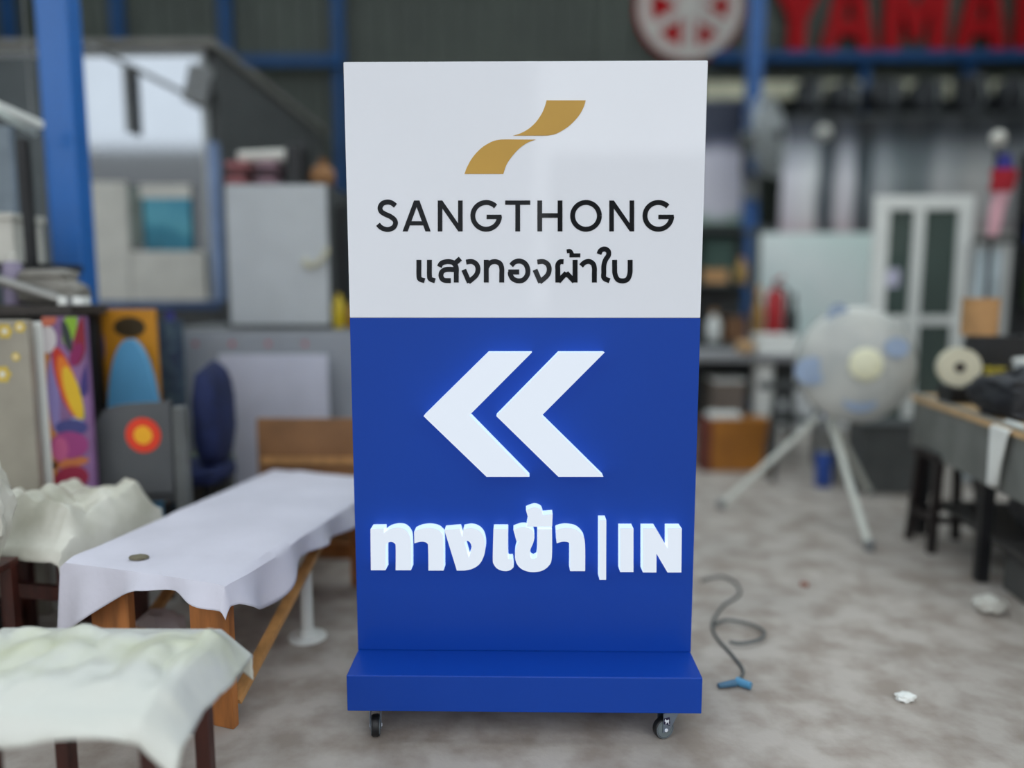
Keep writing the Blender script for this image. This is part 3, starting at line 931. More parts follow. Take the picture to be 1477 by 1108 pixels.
# right of the cabinet
q = at(486, 350, 4.6)
t = thing('slim_post', 'slim black post standing on the counter between cabinet and sign', 'post', (q.x + .01, 4.62, zc2))
MB().box(q.x - .0, q.x + .05, 4.6, 4.66, zc2 + .011, at(486, 295, 4.6).z).build('post', m_blk, t, bevel=.006)
MB().box(q.x - .008, q.x + .09, 4.55, 4.71, zc2 + .0, zc2 + .01).build('foot', m_blk, t)
for u, c, h, lab in ((489, (214, 186, 40), .22, 'yellow bottle on the counter beside the metal cabinet'), (507, (150, 110, 40), .16, 'short amber bottle on the counter close to the sign')):
    q = at(u, 455, 4.47)
    t = thing('bottle', lab, 'bottle', (q.x, 4.47, zc2))
    MB().lathe([(.03, 0), (.034, .006), (.034, h * .6), (.015, h * .8), (.013, h * .9)], (q.x, 4.47, zc2 + .001)).build('bottle_body', mat('bottle_%d' % u, c, .35), t, smooth=True)
    MB().lathe([(.017, h * .9), (.017, h), (.01, h + .003)], (q.x, 4.47, zc2 + .001)).build('cap', m_blk, t, smooth=True)

# ---------------------------------------------------------------- low bench with plastic sheeting
zbn = .44
m_bench = m_redwood


def bench(root, x0, x1, y0, y1, z, turn=0.0):
    c = Vector(((x0 + x1) / 2, (y0 + y1) / 2, 0))
    Rm = Matrix.Rotation(turn, 3, 'Z')

    def put(mb, name, bv=.003):
        mb.v = [c + Rm @ (v - c) for v in mb.v]
        mb.build(name, m_bench, root, bevel=bv)
    put(MB().box(x0, x1, y0, y1, z - .04, z), 'top')
    for px_ in (x0 + .04, x1 - .04):
        for py in (y0 + .04, y1 - .04):
            put(MB().box(px_ - .022, px_ + .022, py - .022, py + .022, 0, z - .0405), 'leg')
    for py in (y0 + .04, y1 - .04):
        put(MB().box(x0 + .07, x1 - .07, py - .012, py + .012, .24, .29), 'rail')


t = thing('low_bench', 'low dark red wooden bench at the left edge under heaped plastic sheeting', 'bench', (-2.05, 2.62, 0))
bench(t, -2.35, -1.83, 2.46, 2.80, zbn)
TURN = math.radians(-11)
t = thing('low_stool', 'low dark red wooden stool beside the cloth table under heaped plastic sheeting', 'stool', (-1.59, 2.66, 0))
bench(t, -1.77, -1.46, 2.45, 2.88, zbn, TURN)


def heap(x0, x1, y0, y1, z, h, seed, hang=0.1, nx=64, ny=40, amp=.05, front=True):
    """crumpled sheet: lies on z, raised by lumps, hangs over the front edge"""
    mb = MB()
    vs_, fs_ = [], []
    for j in range(ny + 1):
        for i in range(nx + 1):
            s, tt = i / nx, j / ny
            x = x0 + (x1 - x0) * s
            L = (y1 - y0) + 2 * hang
            d = tt * L - hang
            nz = noise.fractal(Vector((x * 5 + seed, d * 6, seed)), 1.0, 2.0, 4)
            rid = abs(noise.noise(Vector((x * 9 + seed, d * 7 + 3, 1.0))))
            if d < 0:
                hh = hang * (0.55 + .45 * noise.noise(Vector((x * 4, seed, 0))))
                f = -d / hang
                y = y0 - .012 - .03 * math.sin(f * 1.5) - .012 * nz
                zz = z + .012 - f * hh
            elif d > (y1 - y0):
                f = (d - (y1 - y0)) / hang
                y, zz = y1 + .02, z + .012 - f * hang * .8
            else:
                y = y0 + d
                e = min(1, min(d, (y1 - y0) - d) / .06) * min(1, min(s, 1 - s) * (x1 - x0) / .05)
                zz = z + .012 + e * (h * (.45 + .55 * max(0, .5 + nz)) + amp * rid)
            vs_.append((x + .012 * nz, y, zz))
    for j in range(ny):
        for i in range(nx):
            a = j * (nx + 1) + i
            fs_.append((a, a + 1, a + nx + 2, a + nx + 1))
    return mb.add(vs_, fs_)


def thick(ob, th):
    md = ob.modifiers.new('thickness', 'SOLIDIFY')
    md.thickness = th
    md.offset = 1
    return ob


o = heap(-2.4, -1.81, 2.45, 2.81, zbn, .10, 3.3, .09, amp=.09).build('plastic_sheeting', m_plastic, smooth=True, fixn=False)
thick(o, .003)
tag(o, 'heap of crumpled off-white plastic sheeting on the low bench at the left edge', 'plastic sheet')
hp = heap(-1.79, -1.435, 2.44, 2.90, zbn, .10, 6.4, .07, amp=.09)
for k, v in enumerate(hp.v):      # the right side hangs past the stool edge
    if v.x > -1.475:
        hp.v[k] = Vector((-1.452 + (v.x + 1.475) * .3, v.y, min(v.z, zbn + .03) - (v.x + 1.475) * 2.2))
hc = Vector((-1.615, 2.665, 0))
hp.v = [hc + Matrix.Rotation(TURN, 3, 'Z') @ (v - hc) for v in hp.v]
o = hp.build('plastic_sheeting', m_plastic, smooth=True, fixn=False)
thick(o, .003)
tag(o, 'heap of crumpled off-white plastic sheeting on the low stool behind the cloth table', 'plastic sheet')
p = at(-6, 715, 2.35)
tag(MB().lump((p.x - .045, 2.29, .62), (.115, .1, .2), .3, 2.0, 6, 4).build('white_bag', m_plastic, smooth=True), 'white plastic bag bulging in at the left frame edge', 'bag')
bag = bpy.data.objects['white_bag']
t = thing('bag_stool', 'small dark stool under the white bag at the left edge', 'stool', (p.x - .05, 2.36, 0))
MB().box(p.x - .2, p.x + .03, 2.21, 2.39, .40, .425).build('seat', m_redwood, t, bevel=.004)
for px_ in (p.x - .18, p.x + .01):
    for py in (2.23, 2.37):
        MB().box(px_ - .015, px_ + .015, py - .015, py + .015, 0, .3995).build('leg', m_redwood, t)
tag(MB().lump((-2.05, 2.63, .11), (.2, .12, .11), .3, 2.2, 4, 3, flat=.001).build('dark_sack', mat('black_sacking', (40, 40, 40), .8)), 'black sack lying under the low dark bench', 'sack')

# ---------------------------------------------------------------- low table with white cloth
TA = math.radians(-12.5)
N0 = Vector((-.853, 2.09, 0))
ux = Vector((math.cos(math.pi + TA - .0), math.sin(math.pi + TA), 0))   # across, to the left
ux = Vector((-.95, .31, 0)).normalized()
uy = Vector((.2, .98, 0)).normalized()
TW, TL, TH = .57, 1.22, .455


def tp(a, b, z):
    q = N0 + ux * a + uy * b
    return Vector((q.x, q.y, z))


t = thing('low_table', 'low orange-brown wooden folding table under a white cloth, left of the sign', 'table', (N0.x, N0.y, 0))


def tbox(a0, a1, b0, b1, z0, z1):
    P = [tp(a, b, z) for a in (a0, a1) for b in (b0, b1) for z in (z0, z1)]
    return MB().add(P, [(0, 1, 3, 2), (4, 6, 7, 5), (0, 4, 5, 1), (2, 3, 7, 6), (0, 2, 6, 4), (1, 5, 7, 3)])


tbox(0, TW, 0, TL, TH - .03, TH).build('top', m_wood, t, bevel=.003)
tbox(.0, .14, .02, .05, 0, TH - .031).build('leg', m_wood, t, bevel=.003)
tbox(TW - .2, TW - .05, .02, .05, 0, TH - .031).build('leg', m_wood, t, bevel=.003)
tbox(.0, .13, TL - .1, TL - .07, 0, TH - .031).build('leg', m_wood, t, bevel=.003)
tbox(TW - .15, TW - .02, TL - .1, TL - .07, 0, TH - .031).build('leg', m_wood, t, bevel=.003)
tbox(.13, TW - .15, TL - .095, TL - .075, .12, .18).build('crossbar', m_wood, t)
MB().bar(tp(.012, .052, .07), tp(.012, .70, TH - .04), .035, .02).build('brace', m_lightwood, t)
MB().bar(tp(TW - .08, .052, .07), tp(TW - .08, .70, TH - .04), .035, .02).build('brace', m_lightwood, t)

# the cloth
mb = MB()
nu, nv = 60, 90
vs_, fs_ = [], []
HL, HN = .16, .16


def over_near(s):           # hang over the near short edge, s from right(0) to left(1)
    return .035 + .19 * max(0, (s - .45) / .55) ** 1.2 + .03 * max(0, 1 - s / .25)


def over_right(b):          # hang over the long edge towards the sign
    return .03 + .12 * math.exp(-((b - .20) / .17) ** 2) + .05 * math.exp(-((b - .7) / .3) ** 2)


def over_left(b):
    return .10 + .12 * math.exp(-(b / .2) ** 2)


for j in range(nv + 1):
    for i in range(nu + 1):
        s, q = -0.25 + 1.5 * i / nu, -0.2 + 1.35 * j / nv
        ca, cb = min(1, max(0, s)), min(1, max(0, q))
        a, b = ca * TW, cb * TL
        z = TH + .006
        wob = noise.fractal(Vector((a * 6, b * 5, 2.0)), 1, 2, 3)
        oa = ob_ = 0.0
        drop = 0.0
        if s < 0:
            f = -s / .25; d = over_right(b) * f; drop = max(drop, d); oa = -.018 - .02 * f - .02 * f * math.sin(b * 26)
        if s > 1:
            f = (s - 1) / .25; d = over_left(b) * f; drop = max(drop, d); oa = .018 + .03 * f + .02 * f * math.sin(b * 22)
        if q < 0:
            f = -q / .2; d = over_near(ca) * f; drop = math.hypot(drop, d) if drop else d; ob_ = -.018 - .03 * f - .02 * f * math.sin(a * 30)
        if q > 1:
            f = (q - 1) / .15; d = .06 * f; drop = max(drop, d); ob_ = .02
        inside = (0 <= s <= 1 and 0 <= q <= 1)
        zz = z - drop + (.006 * max(0, wob) if inside else 0)
        vs_.append(tp(a + oa, b + ob_, zz))
for j in range(nv):
    for i in range(nu):
        a = j * (nu + 1) + i
        fs_.append((a, a + 1, a + nu + 2, a + nu + 1))
o = mb.add(vs_, fs_).build('tablecloth', m_cloth, smooth=True)
thick(o, .002)
tag(o, 'white cloth draped over the low wooden table left of the sign', 'cloth')
q = at(180, 825, 2.2)
tag(MB().lump(tp(TW * .62, .06, TH + .016), (.03, .02, .008), .2, 3, 2, 3).build('dirt_scrap', mat('olive_scrap', (110, 104, 84), .8), smooth=True), 'small olive scrap lying at the near edge of the white tablecloth', 'scrap')
# white pipe stand under the table
p = at(450, 908, 2.78)
t = thing('pipe_stand', 'short white pipe with floor flange standing beneath the low table', 'pipe', (p.x, 2.72, 0))
MB().tube([(p.x, 2.72, .006), (p.x, 2.72, .36)], .022, 16).build('pipe', m_white2, t, smooth=True)
MB().lathe([(.07, 0), (.07, .006), (.03, .012), (.03, .03)], (p.x, 2.72, 0)).build('flange', m_white2, t, smooth=True)
p = at(248, 880, 2.6)
tag(MB().lump((p.x, 2.5, .10), (.09, .09, .10), .25, 2.2, 12, 3, flat=.001).build('crumpled_paper', mat('pale_pink_paper', (196, 184, 184), .8), smooth=True), 'crumpled pale paper on the floor between the legs of the low table', 'paper')

# ---------------------------------------------------------------- near stool with plastic cover
zst = .418
xa, xb = at(-60, 1000, 1.62).x, at(262, 1000, 1.62).x
t = thing('wooden_stool', 'dark red-brown wooden stool in the near left corner under a pale plastic cover', 'stool', ((xa + xb) / 2, 1.63, 0))
MB().box(xa, xb, 1.48, 1.80, zst - .03, zst).build('seat', m_redwood, t, bevel=.004)
for px_ in (xa + .14, xb - .02):
    for py in (1.51, 1.77):
        MB().box(px_ - .018, px_ + .018, py - .018, py + .018, 0, zst - .0305).build('leg', m_redwood, t, bevel=.003)
MB().box(xa + .16, xb - .04, 1.505, 1.525, .2, .24).build('rail', m_redwood, t)
MB().box(xa + .16, xb - .04, 1.76, 1.78, .2, .24).build('rail', m_redwood, t)
MB().box(xb - .2, xb - .12, 1.535, 1.75, zst - .075, zst - .0305).build('batten', m_wood, t)
m_cover2 = mat('greenish_plastic_cover', (206, 208, 200), .4, scale=2.6, c2=(192, 196, 160), bump=.35, bscale=12, lo=.3, hi=.5)
o = heap(xa - .05, xb + .075, 1.46, 1.83, zst, .026, 8.1, .085, 90, 60, amp=.04).build('plastic_cover', m_cover2, smooth=True, fixn=False)
for v in o.data.vertices:     # the right end droops past the seat
    xw = v.co.x + o.location.x
    if xw > xb + .004:
        v.co.z -= (xw - xb) * .9
thick(o, .003)
tag(o, 'pale greenish-white plastic cover spread over the near stool', 'plastic sheet')

# ================================================================== RIGHT SIDE OF THE HALL
m_farblue = mat('blue_far_column', (30, 86, 150), 0.4, var=0.05)
# emblem and letters on the back wall
m_red = mat('red_sign_paint', (146, 6, 14), 0.7, var=0.03, spec=0.15)
m_offw = mat('offwhite_sign', (172, 166, 160), 0.5, var=0.03)
EY = YB - .10
e0 = at(995, 9, EY)
er = (at(1073, 9, EY).x - e0.x)
t = thing('round_emblem', 'round red and white emblem with six spokes high on the back wall above the sign', 'emblem', (e0.x, EY, e0.z - er))
MB().lathe([(er, 0), (er, .05), (er * .97, .055)], (e0.x, EY + .06, e0.z), (0, -1, 0), 64).build('disc', m_red, t)
rg = MB()
ro, ri = er * .95, er * .73
n_ = 64
P, Fc = [], []
for k in range(n_):
    a = 2 * math.pi * k / n_
    for rr in (ro, ri):
        for y in (EY - .012, EY + .0045):
            P.append((e0.x + rr * math.cos(a), y, e0.z + rr * math.sin(a)))
for k in range(n_):
    a, b = k * 4, ((k + 1) % n_) * 4
    Fc += [(a, b, b + 2, a + 2), (a, a + 1, b + 1, b), (a + 2, b + 2, b + 3, a + 3), (a + 1, a + 3, b + 3, b + 1)]
rg.add(P, Fc).build('ring', m_offw, t)
for k in range(3):
    a = math.radians(90 + 60 * k)
    dx, dz = math.cos(a), math.sin(a)
    nx_, nz_ = -dz, dx
    fk = MB()
    W_ = er * .13
    for s_ in (-1, 1):            # two tines of the fork and its stem
        c0 = (e0.x - dx * er * .0 + nx_ * W_ * .62 * s_, e0.z + nz_ * W_ * .62 * s_)
        fk.ribbon([(c0[0] + dx * er * .05, c0[1] + dz * er * .05), (c0[0] - dx * er * .72, c0[1] - dz * er * .72)], W_ * .95, EY - .010 - k * .001, EY + .004)
    fk.ribbon([(e0.x + dx * er * .72, e0.z + dz * er * .72), (e0.x - dx * er * .1, e0.z - dz * er * .1)], W_ * 1.5, EY - .0095 - k * .001, EY + .004)
    fk.build('tuning_fork', m_offw, t)
LYb = YB - .12
LZ0, LZ1 = at(1250, 72, LYb).z, at(1250, -38, LYb).z
t = thing('wall_lettering', 'big red capital letters reading YAMAHA high on the back wall', 'lettering', (at(1300, 72, LYb).x, LYb, LZ0))
ul = [(1130, 1205, 'Y'), (1186, 1266, 'A'), (1277, 1368, 'M'), (1380, 1456, 'A'), (1468, 1545, 'H'), (1556, 1636, 'A')]
for u0, u1, ch in ul:
    X0, X1 = at(u0, 20, LYb).x, at(u1, 20, LYb).x
    if ch == 'Y':
        X0, X1 = at(1108, 20, LYb).x, at(1196, 20, LYb).x
    W_ = X1 - X0
    H_ = LZ1 - LZ0

    def G(p):
        return (X0 + p[0] * W_, LZ0 + p[1] * H_)
    sh = {'Y': [[(0, 1), (.33, 1), (.5, .72), (.67, 1), (1, 1), (.64, .42), (.64, 0), (.36, 0), (.36, .42)]],
          'A': [[(0, 0), (.3, 1), (.7, 1), (1, 0), (.72, 0), (.665, .2), (.335, .2), (.28, 0)], [(.39, .4), (.61, .4), (.5, .8)]],
          'M': [[(0, 0), (0, 1), (.3, 1), (.5, .5), (.7, 1), (1, 1), (1, 0), (.74, 0), (.74, .6), (.56, .12), (.44, .12), (.26, .6), (.26, 0)]],
          'H': [[(0, 0), (0, 1), (.3, 1), (.3, .62), (.7, .62), (.7, 1), (1, 1), (1, 0), (.7, 0), (.7, .38), (.3, .38), (.3, 0)]]}[ch]
    MB().prism([[G(p) for p in lp] for lp in sh], LYb, LYb + .06).build('letter', m_red, t)

# back column with a fan on it
p = at(1092, 60, 8.3)
t = thing('steel_column', 'slim blue steel column at the back right of the sign', 'column', (p.x, 8.36, 0))
MB().box(p.x - .072, p.x + .072, 8.3, 8.42, .012, ZC).build('shaft', m_farblue, t, bevel=.008)
MB().box(p.x - .15, p.x + .15, 8.24, 8.48, 0, .012).build('base_plate', m_farblue, t)
q = at(1112, 196, 8.0)
t = thing('wall_fan', 'grey caged fan mounted on the slim blue column, turned aside', 'fan', (q.x - .1, 8.15, q.z - .5))
fa = Vector((.78, -.62, .1)).normalized()
for k, rr in enumerate((.40, .32, .24, .16)):
    MB().torus(q + fa * (.02 * k), rr, .014, fa, 40, 6).build('guard_ring', m_palegrey, t, smooth=True)
gr = MB()
e1_ = fa.cross(Vector((0, 0, 1))).normalized(); e2_ = e1_.cross(fa)
for k in range(20):
    a = k * math.pi / 10
    dirv = e1_ * math.cos(a) + e2_ * math.sin(a)
    gr.tube([q + dirv * .08 + fa * .09, q + dirv * .4, q + dirv * .36 - fa * .12, q + dirv * .1 - fa * .16], .006, 5)
gr.build('guard_spokes', m_palegrey, t)
for k in range(4):
    a = k * math.pi / 2 + .4
    d1 = e1_ * math.cos(a) + e2_ * math.sin(a)
    d2 = e1_ * math.cos(a + .9) + e2_ * math.sin(a + .9)
    MB().add([q + d1 * .06, q + d1 * .33 - fa * .05, q + d2 * .33 + fa * .03, q + d2 * .06] + [v - fa * .006 for v in (q + d1 * .06, q + d1 * .33 - fa * .05, q + d2 * .33 + fa * .03, q + d2 * .06)],
             [(0, 1, 2, 3), (7, 6, 5, 4), (0, 4, 5, 1), (1, 5, 6, 2), (2, 6, 7, 3), (3, 7, 4, 0)]).build('blade', m_palegrey, t)
MB().lathe([(.05, -.34), (.1, -.3), (.11, -.14), (.07, -.08), (.07, .1), (.05, .12)], q, fa, 24).build('motor', m_darkgrey, t, smooth=True)
c0 = q - fa * .26
MB().tube([c0, c0 + Vector((0, .03, -.3)), Vector((p.x - .02, 8.28, c0.z - .42))], .03, 10).build('arm', m_darkgrey, t, smooth=True)
MB().box(p.x - .1, p.x + .06, 8.27, 8.299, c0.z - .56, c0.z - .3).build('wall_plate', m_midgrey, t, bevel=.004)

# rail, overhead rack, dark bundles, banners
zr = at(1100, 130, YB - .1).z
struct(MB().box(at(1015, 130, 9.2).x, XR, YB - .12, YB - .032, zr - .09, zr + .09).build('trim_9', mat('cream_rail', (190, 186, 160), .6)))
zk2 = at(1300, 166, 8.8).z
xk0, xk1 = at(1140, 166, 8.8).x, XR - .05
t = thing('overhead_rack', 'overhead steel rack along the back wall carrying dark bundles', 'rack', ((xk0 + xk1) / 2, 9.0, 0))
MB().box(xk0, xk1, 8.75, 9.12, zk2 - .04, zk2).build('deck', m_darkgrey, t)
for k in range(5):
    px_ = xk0 + .08 + (xk1 - xk0 - .16) * k / 4
    MB().box(px_ - .03, px_ + .03, 9.06, 9.12, 0, zk2 - .041).build('upright', m_darkgrey, t)
    MB().bar((px_, 9.05, zk2 - .35), (px_, 8.78, zk2 - .05), .03).build('bracket', m_darkgrey, t)
m_bun = mat('black_tarp', (26, 30, 36), .6, var=.2, scale=4)
bl = ['leftmost dark bundle on the overhead rack, beside the blue column', 'squat dark bundle on the overhead rack below the letter Y', 'wide dark bundle on the overhead rack below the first letter A',
      'black bundle on the overhead rack below the letter M', 'lumpy black bundle on the overhead rack left of the frame edge', 'dark bundle on the overhead rack cut by the right frame edge']
for k, u in enumerate((1165, 1218, 1275, 1335, 1398, 1458)):
    q = at(u, 150, 8.9)
    hh = (.2, .19, .21, .2, .22, .2)[k]
    t = thing('tarp_bundle', bl[k], 'bundle', (q.x, 8.92, zk2), 'dark bundles on the overhead rack')
    MB().lump((q.x, 8.9, zk2 + hh), (.19 if k else .15, .15, hh), .25, 1.8, k * 2.3, 4, flat=zk2 + .001, boxy=.3).build('bundle', m_bun, t, smooth=True)
    MB().tube([(q.x + .05, 8.73, zk2 + hh * .5), (q.x + .06, 8.725, zk2 + hh), (q.x + .05, 8.76, zk2 + hh * 1.7)], .012, 8).build('strap', m_midgrey, t, smooth=True)

r = rect(1128, 172, 1500, 336, 8.7)
st0_ = [(0, (196, 192, 200)), (.12, (206, 202, 208)), (.165, (62, 70, 76)), (.2, (70, 76, 80)), (.235, (190, 186, 190)), (.27, (178, 176, 180)), (.305, (60, 68, 72)), (.345, (64, 72, 76)), (.385, (150, 152, 154)),
      (.45, (110, 116, 118)), (.5, (86, 92, 94)), (.55, (100, 106, 108)), (.6, (150, 150, 150)), (.67, (128, 130, 130)), (.74, (150, 148, 146)), (.85, (126, 126, 126)), (1, (108, 110, 112))]
st = [(p_, tuple(min(250, int(c_ * 1.25)) for c_ in cc_)) for p_, cc_ in st0_]
m_ban = ramp_mat('grey_landscape_print', st, axis=(1, 0, 0), wob=.07, wscale=2.5, stops2=[(0, (215, 196, 196)), (.15, (232, 226, 226)), (.5, (255, 255, 255)), (.68, (200, 204, 208)), (.85, (84, 88, 96)), (1, (40, 44, 50))])
t = thing('printed_banner', 'wide misty grey banner print with dark tree-like streaks hung under the overhead rack', 'banner', ((r[0] + r[1]) / 2, 8.72, r[2]))
nb = 48
vs_ = []
for z in (r[2], zk2 - .045):
    for y in (0, .006):
        for i in range(nb + 1):
            xx = r[0] + (r[1] - r[0]) * i / nb
            vs_.append((xx, 8.71 + y + .012 * math.sin(i * .9), z))
k = nb + 1
fs_ = []
for i in range(nb):
    fs_ += [(i, i + 1, 2 * k + i + 1, 2 * k + i), (k + i, 3 * k + i, 3 * k + i + 1, k + i + 1), (i, k + i, k + i + 1, i + 1), (2 * k + i, 2 * k + i + 1, 3 * k + i + 1, 3 * k + i)]
fs_ += [(0, 2 * k, 3 * k, k), (nb, k + nb, 3 * k + nb, 2 * k + nb)]
MB().add(vs_, fs_).build('print', m_ban, t, smooth=True)
MB().box(r[0], r[1], 8.69, 8.74, r[2] - .05, r[2] - .001).build('bottom_batten', mat('pale_batten', (176, 176, 170), .5), t)
r = rect(1000, 146, 1076, 322, 8.6)
m_ban2 = ramp_mat('lilac_print', [(0, (130, 160, 140)), (.12, (214, 210, 220)), (.55, (206, 202, 214)), (.66, (96, 98, 118)), (.72, (40, 46, 66)), (1, (36, 42, 62))], axis=(0, 0, 1), wob=.18, wscale=3)
t = thing('printed_banner', 'narrow lilac-grey banner with a navy top between the sign and the blue column', 'banner', ((r[0] + r[1]) / 2, 8.62, r[2]))
MB().box(r[0], r[1], 8.6, 8.606, r[2], r[3]).build('print', m_ban2, t)
MB().box(r[0], r[1], 8.59, 8.62, r[3] + .001, r[3] + .03).build('top_batten', m_midgrey, t)
for px_ in (r[0] + .05, r[1] - .05):
    MB().tube([(px_, 8.603, r[3] + .03), (px_, 8.603, ZC)], .004, 6).build('cord', m_midgrey, t)
q = at(1188, 191, 8.45)
t = thing('globe_lamp', 'small unlit pale globe lamp hanging in front of the grey banner', 'lamp', q)
MB().lathe([(.02, -.075), (.045, -.06), (.07, -.025), (.075, 0), (.066, .036), (.04, .064), (.02, .075)], q).build('globe', m_cream, t, smooth=True)
MB().tube([q + Vector((0, 0, .09)), Vector((q.x, q.y, ZC))], .006, 6).build('cord', m_blk, t)
# partition under the banners
struct(MB().box(at(960, 400, 8.8).x, XR - .01, 8.8, 8.88, 0, 2.0).build('wall_partition', mat('partition_grey', (104, 108, 108), .7)))

# steel shelf behind the sign's right edge
x0, x1, z0, z1 = rect(985, 330, 1082, 505, 6.7)
t = thing('storage_shelf', 'dark storage shelf just right of the sign filled with boxes and jars', 'shelf', ((x0 + x1) / 2, 6.8, 0))
m_shelf = mat('shelf_grey_green', (70, 78, 78), .6)
for px_ in (x0, x1):
    for py in (6.62, 7.0):
        MB().box(px_ - .02, px_ + .02, py - .02, py + .02, 0, z1).build('upright', m_shelf, t)
zlev = [at(1040, v, 6.62).z for v in (408, 494, 560)] + [z1 - .001]
for zz in zlev:
    MB().box(x0 - .019, x1 + .019, 6.605, 7.015, zz - .025, zz).build('shelf_board', m_shelf, t)
MB().box(x0, x1, 7.021, 7.03, 0.05, z1).build('back_sheet', m_darkgrey, t)


def small_box(name, label, cat, u0, v0, u1, z0, Y, dep, m, lidm=None):
    a, b = at(u0, v0, Y), at(u1, v0, Y)
    tt = thing(name, label, cat, ((a.x + b.x) / 2, Y + dep / 2, z0))
    MB().box(a.x, b.x, Y, Y + dep, z0 + .001, a.z).build('body', m, tt, bevel=.006)
    MB().box(a.x - .006, b.x + .006, Y - .006, Y + dep + .006, a.z + .0005, a.z + .025).build('lid', lidm or m, tt, bevel=.004)
    return tt


def small_bottle(name, label, cat, u, v0, z0, Y, r_, m, capm):
    a = at(u, v0, Y)
    h = a.z - z0
    tt = thing(name, label, cat, (a.x, Y, z0))
    MB().lathe([(r_ * .92, 0), (r_, .006), (r_, h * .62), (r_ * .45, h * .8), (r_ * .42, h * .88)], (a.x, Y, z0 + .001)).build('bottle_body', m, tt, smooth=True)
    MB().lathe([(r_ * .5, h * .88), (r_ * .5, h), (r_ * .3, h + .004)], (a.x, Y, z0 + .001)).build('cap', capm, tt, smooth=True)
    return tt


m_dgreen = mat('dark_green_carton', (58, 84, 76), .7)
small_box('carton', 'dark green carton on the top level of the storage shelf', 'box', 1018, 350, 1060, zlev[0], 6.68, .25, m_dgreen)
small_box('carton', 'flat tan tray in front of the dark green carton on the storage shelf', 'box', 1016, 393, 1050, zlev[0], 6.61, .06, m_tan)
small_bottle('jar', 'ochre jar at the right end of the storage shelf top level', 'jar', 1070, 372, zlev[0], 6.66, .055, mat('ochre', (168, 134, 70), .5), m_tan)
small_bottle('bottle', 'white bottle on the middle level of the storage shelf', 'bottle', 1030, 448, zlev[1], 6.67, .06, m_white2, m_tan)
small_box('carton', 'brown carton on the middle level of the storage shelf', 'box', 1048, 462, 1078, zlev[1], 6.66, .2, mat('brown_carton', (134, 96, 66), .7))
small_box('carton', 'black carton on the middle level of the storage shelf behind the white bottle', 'box', 1006, 446, 1022, zlev[1], 6.75, .2, m_blk)
# table behind with fire extinguisher
zt2 = .82
x0, x1 = at(985, 512, 5.6).x, at(1198, 512, 5.6).x
t = thing('work_table', 'grey work table behind the plastic-covered fan', 'table', ((x0 + x1) / 2, 5.95, 0))
MB().box(x0, x1, 5.6, 6.3, zt2 - .05, zt2).build('top', mat('grey_tabletop', (140, 140, 142), .5), t, bevel=.005)
for px_ in (x0 + .05, x1 - .05):
    for py in (5.65, 6.25):
        MB().box(px_ - .025, px_ + .025, py - .025, py + .025, 0, zt2 - .051).build('leg', m_darkgrey, t)
MB().box(x0 + .08, x1 - .08, 6.24, 6.26, .4, zt2 - .052).build('back_panel', m_darkgrey, t)
MB().box(x0 + .08, x1 - .08, 5.7, 6.2, .30, .33).build('lower_shelf', m_darkgrey, t)
small_box('white_box', 'flat white box at the right end of the grey work table', 'box', 1096, 488, 1150, zt2, 5.63, .2, m_white2)
q = at(1076, 500, 5.66)
tag(MB().lump((q.x, 5.68, zt2 + .05), (.075, .05, .05), .2, 2, 3, 3, flat=zt2 + .001).build('tan_bundle', mat('tan_cloth', (186, 150, 108), .8), smooth=True), 'small tan bundle on the grey work table left of the white box', 'bundle')
q = at(1121, 440, 5.9)
t = thing('fire_extinguisher', 'red fire extinguisher standing on the grey work table', 'fire extinguisher', (q.x, 5.95, zt2))
zt_ = at(1121, 416, 5.95).z
MB().lathe([(.06, 0), (.068, .01), (.068, zt_ - zt2 - .07), (.05, zt_ - zt2 - .025), (.02, zt_ - zt2)], (q.x, 5.95, zt2 + .001)).build('cylinder', mat('extinguisher_red', (168, 22, 30), .35), t, smooth=True)
MB().box(q.x - .02, q.x + .02, 5.93, 5.97, zt_ + .001, zt_ + .04).build('valve', m_blk, t, bevel=.004)
MB().bar((q.x - .01, 5.95, zt_ + .045), (q.x + .04, 5.9, zt_ + .085), .02).build('lever', mat('extinguisher_red', (168, 22, 30), .35), t)
MB().tube(smooth_line([(q.x + .022, 5.95, zt_ + .02), (q.x + .08, 5.93, zt_ - .02), (q.x + .085, 5.93, zt_ - .15), (q.x + .08, 5.93, zt2 + .12)], 5), .012, 8).build('hose', m_blk, t, smooth=True)
small_bottle('bottle', 'tall ochre bottle left of the fire extinguisher', 'bottle', 1095, 414, zt2, 5.98, .045, mat('ochre2', (150, 112, 48), .45), m_tan)
small_bottle('bottle', 'black bottle right of the fire extinguisher', 'bottle', 1145, 425, zt2, 6.02, .036, m_blk, m_blk)
q = at(1112, 540, 5.6)
t = thing('paper_roll', 'white roll of paper standing under the grey work table', 'roll', (q.x, 5.75, .33))
MB().lathe([(.075, 0), (.075, .42)], (q.x, 5.78, .331), n=20).build('roll', m_white2, t, smooth=True)
MB().lathe([(.02, .42), (.02, .43)], (q.x, 5.78, .3312), n=12).build('core', m_tan, t)
small_box('carton', 'low brown-grey carton on the lower shelf of the grey work table', 'box', 1030, 552, 1075, .33, 5.74, .25, mat('greybrown', (124, 112, 102), .7), m_white2)
x0, x1, z0, z1 = rect(1008, 602, 1104, 672, 5.5)
t = thing('crate', 'orange-brown box on the floor right of the sign', 'box', ((x0 + x1) / 2, 5.52, 0))
MB().box(x0 + .07, x1, 5.4, 5.575, 0.001, z1).build('body', mat('orange_brown_box', (170, 108, 34), .6, var=.08), t, bevel=.005)
MB().box(x0, x0 + .068, 5.4, 5.575, 0.001, z1 - .01).build('end', mat('red_brown', (110, 50, 36), .6), t, bevel=.004)
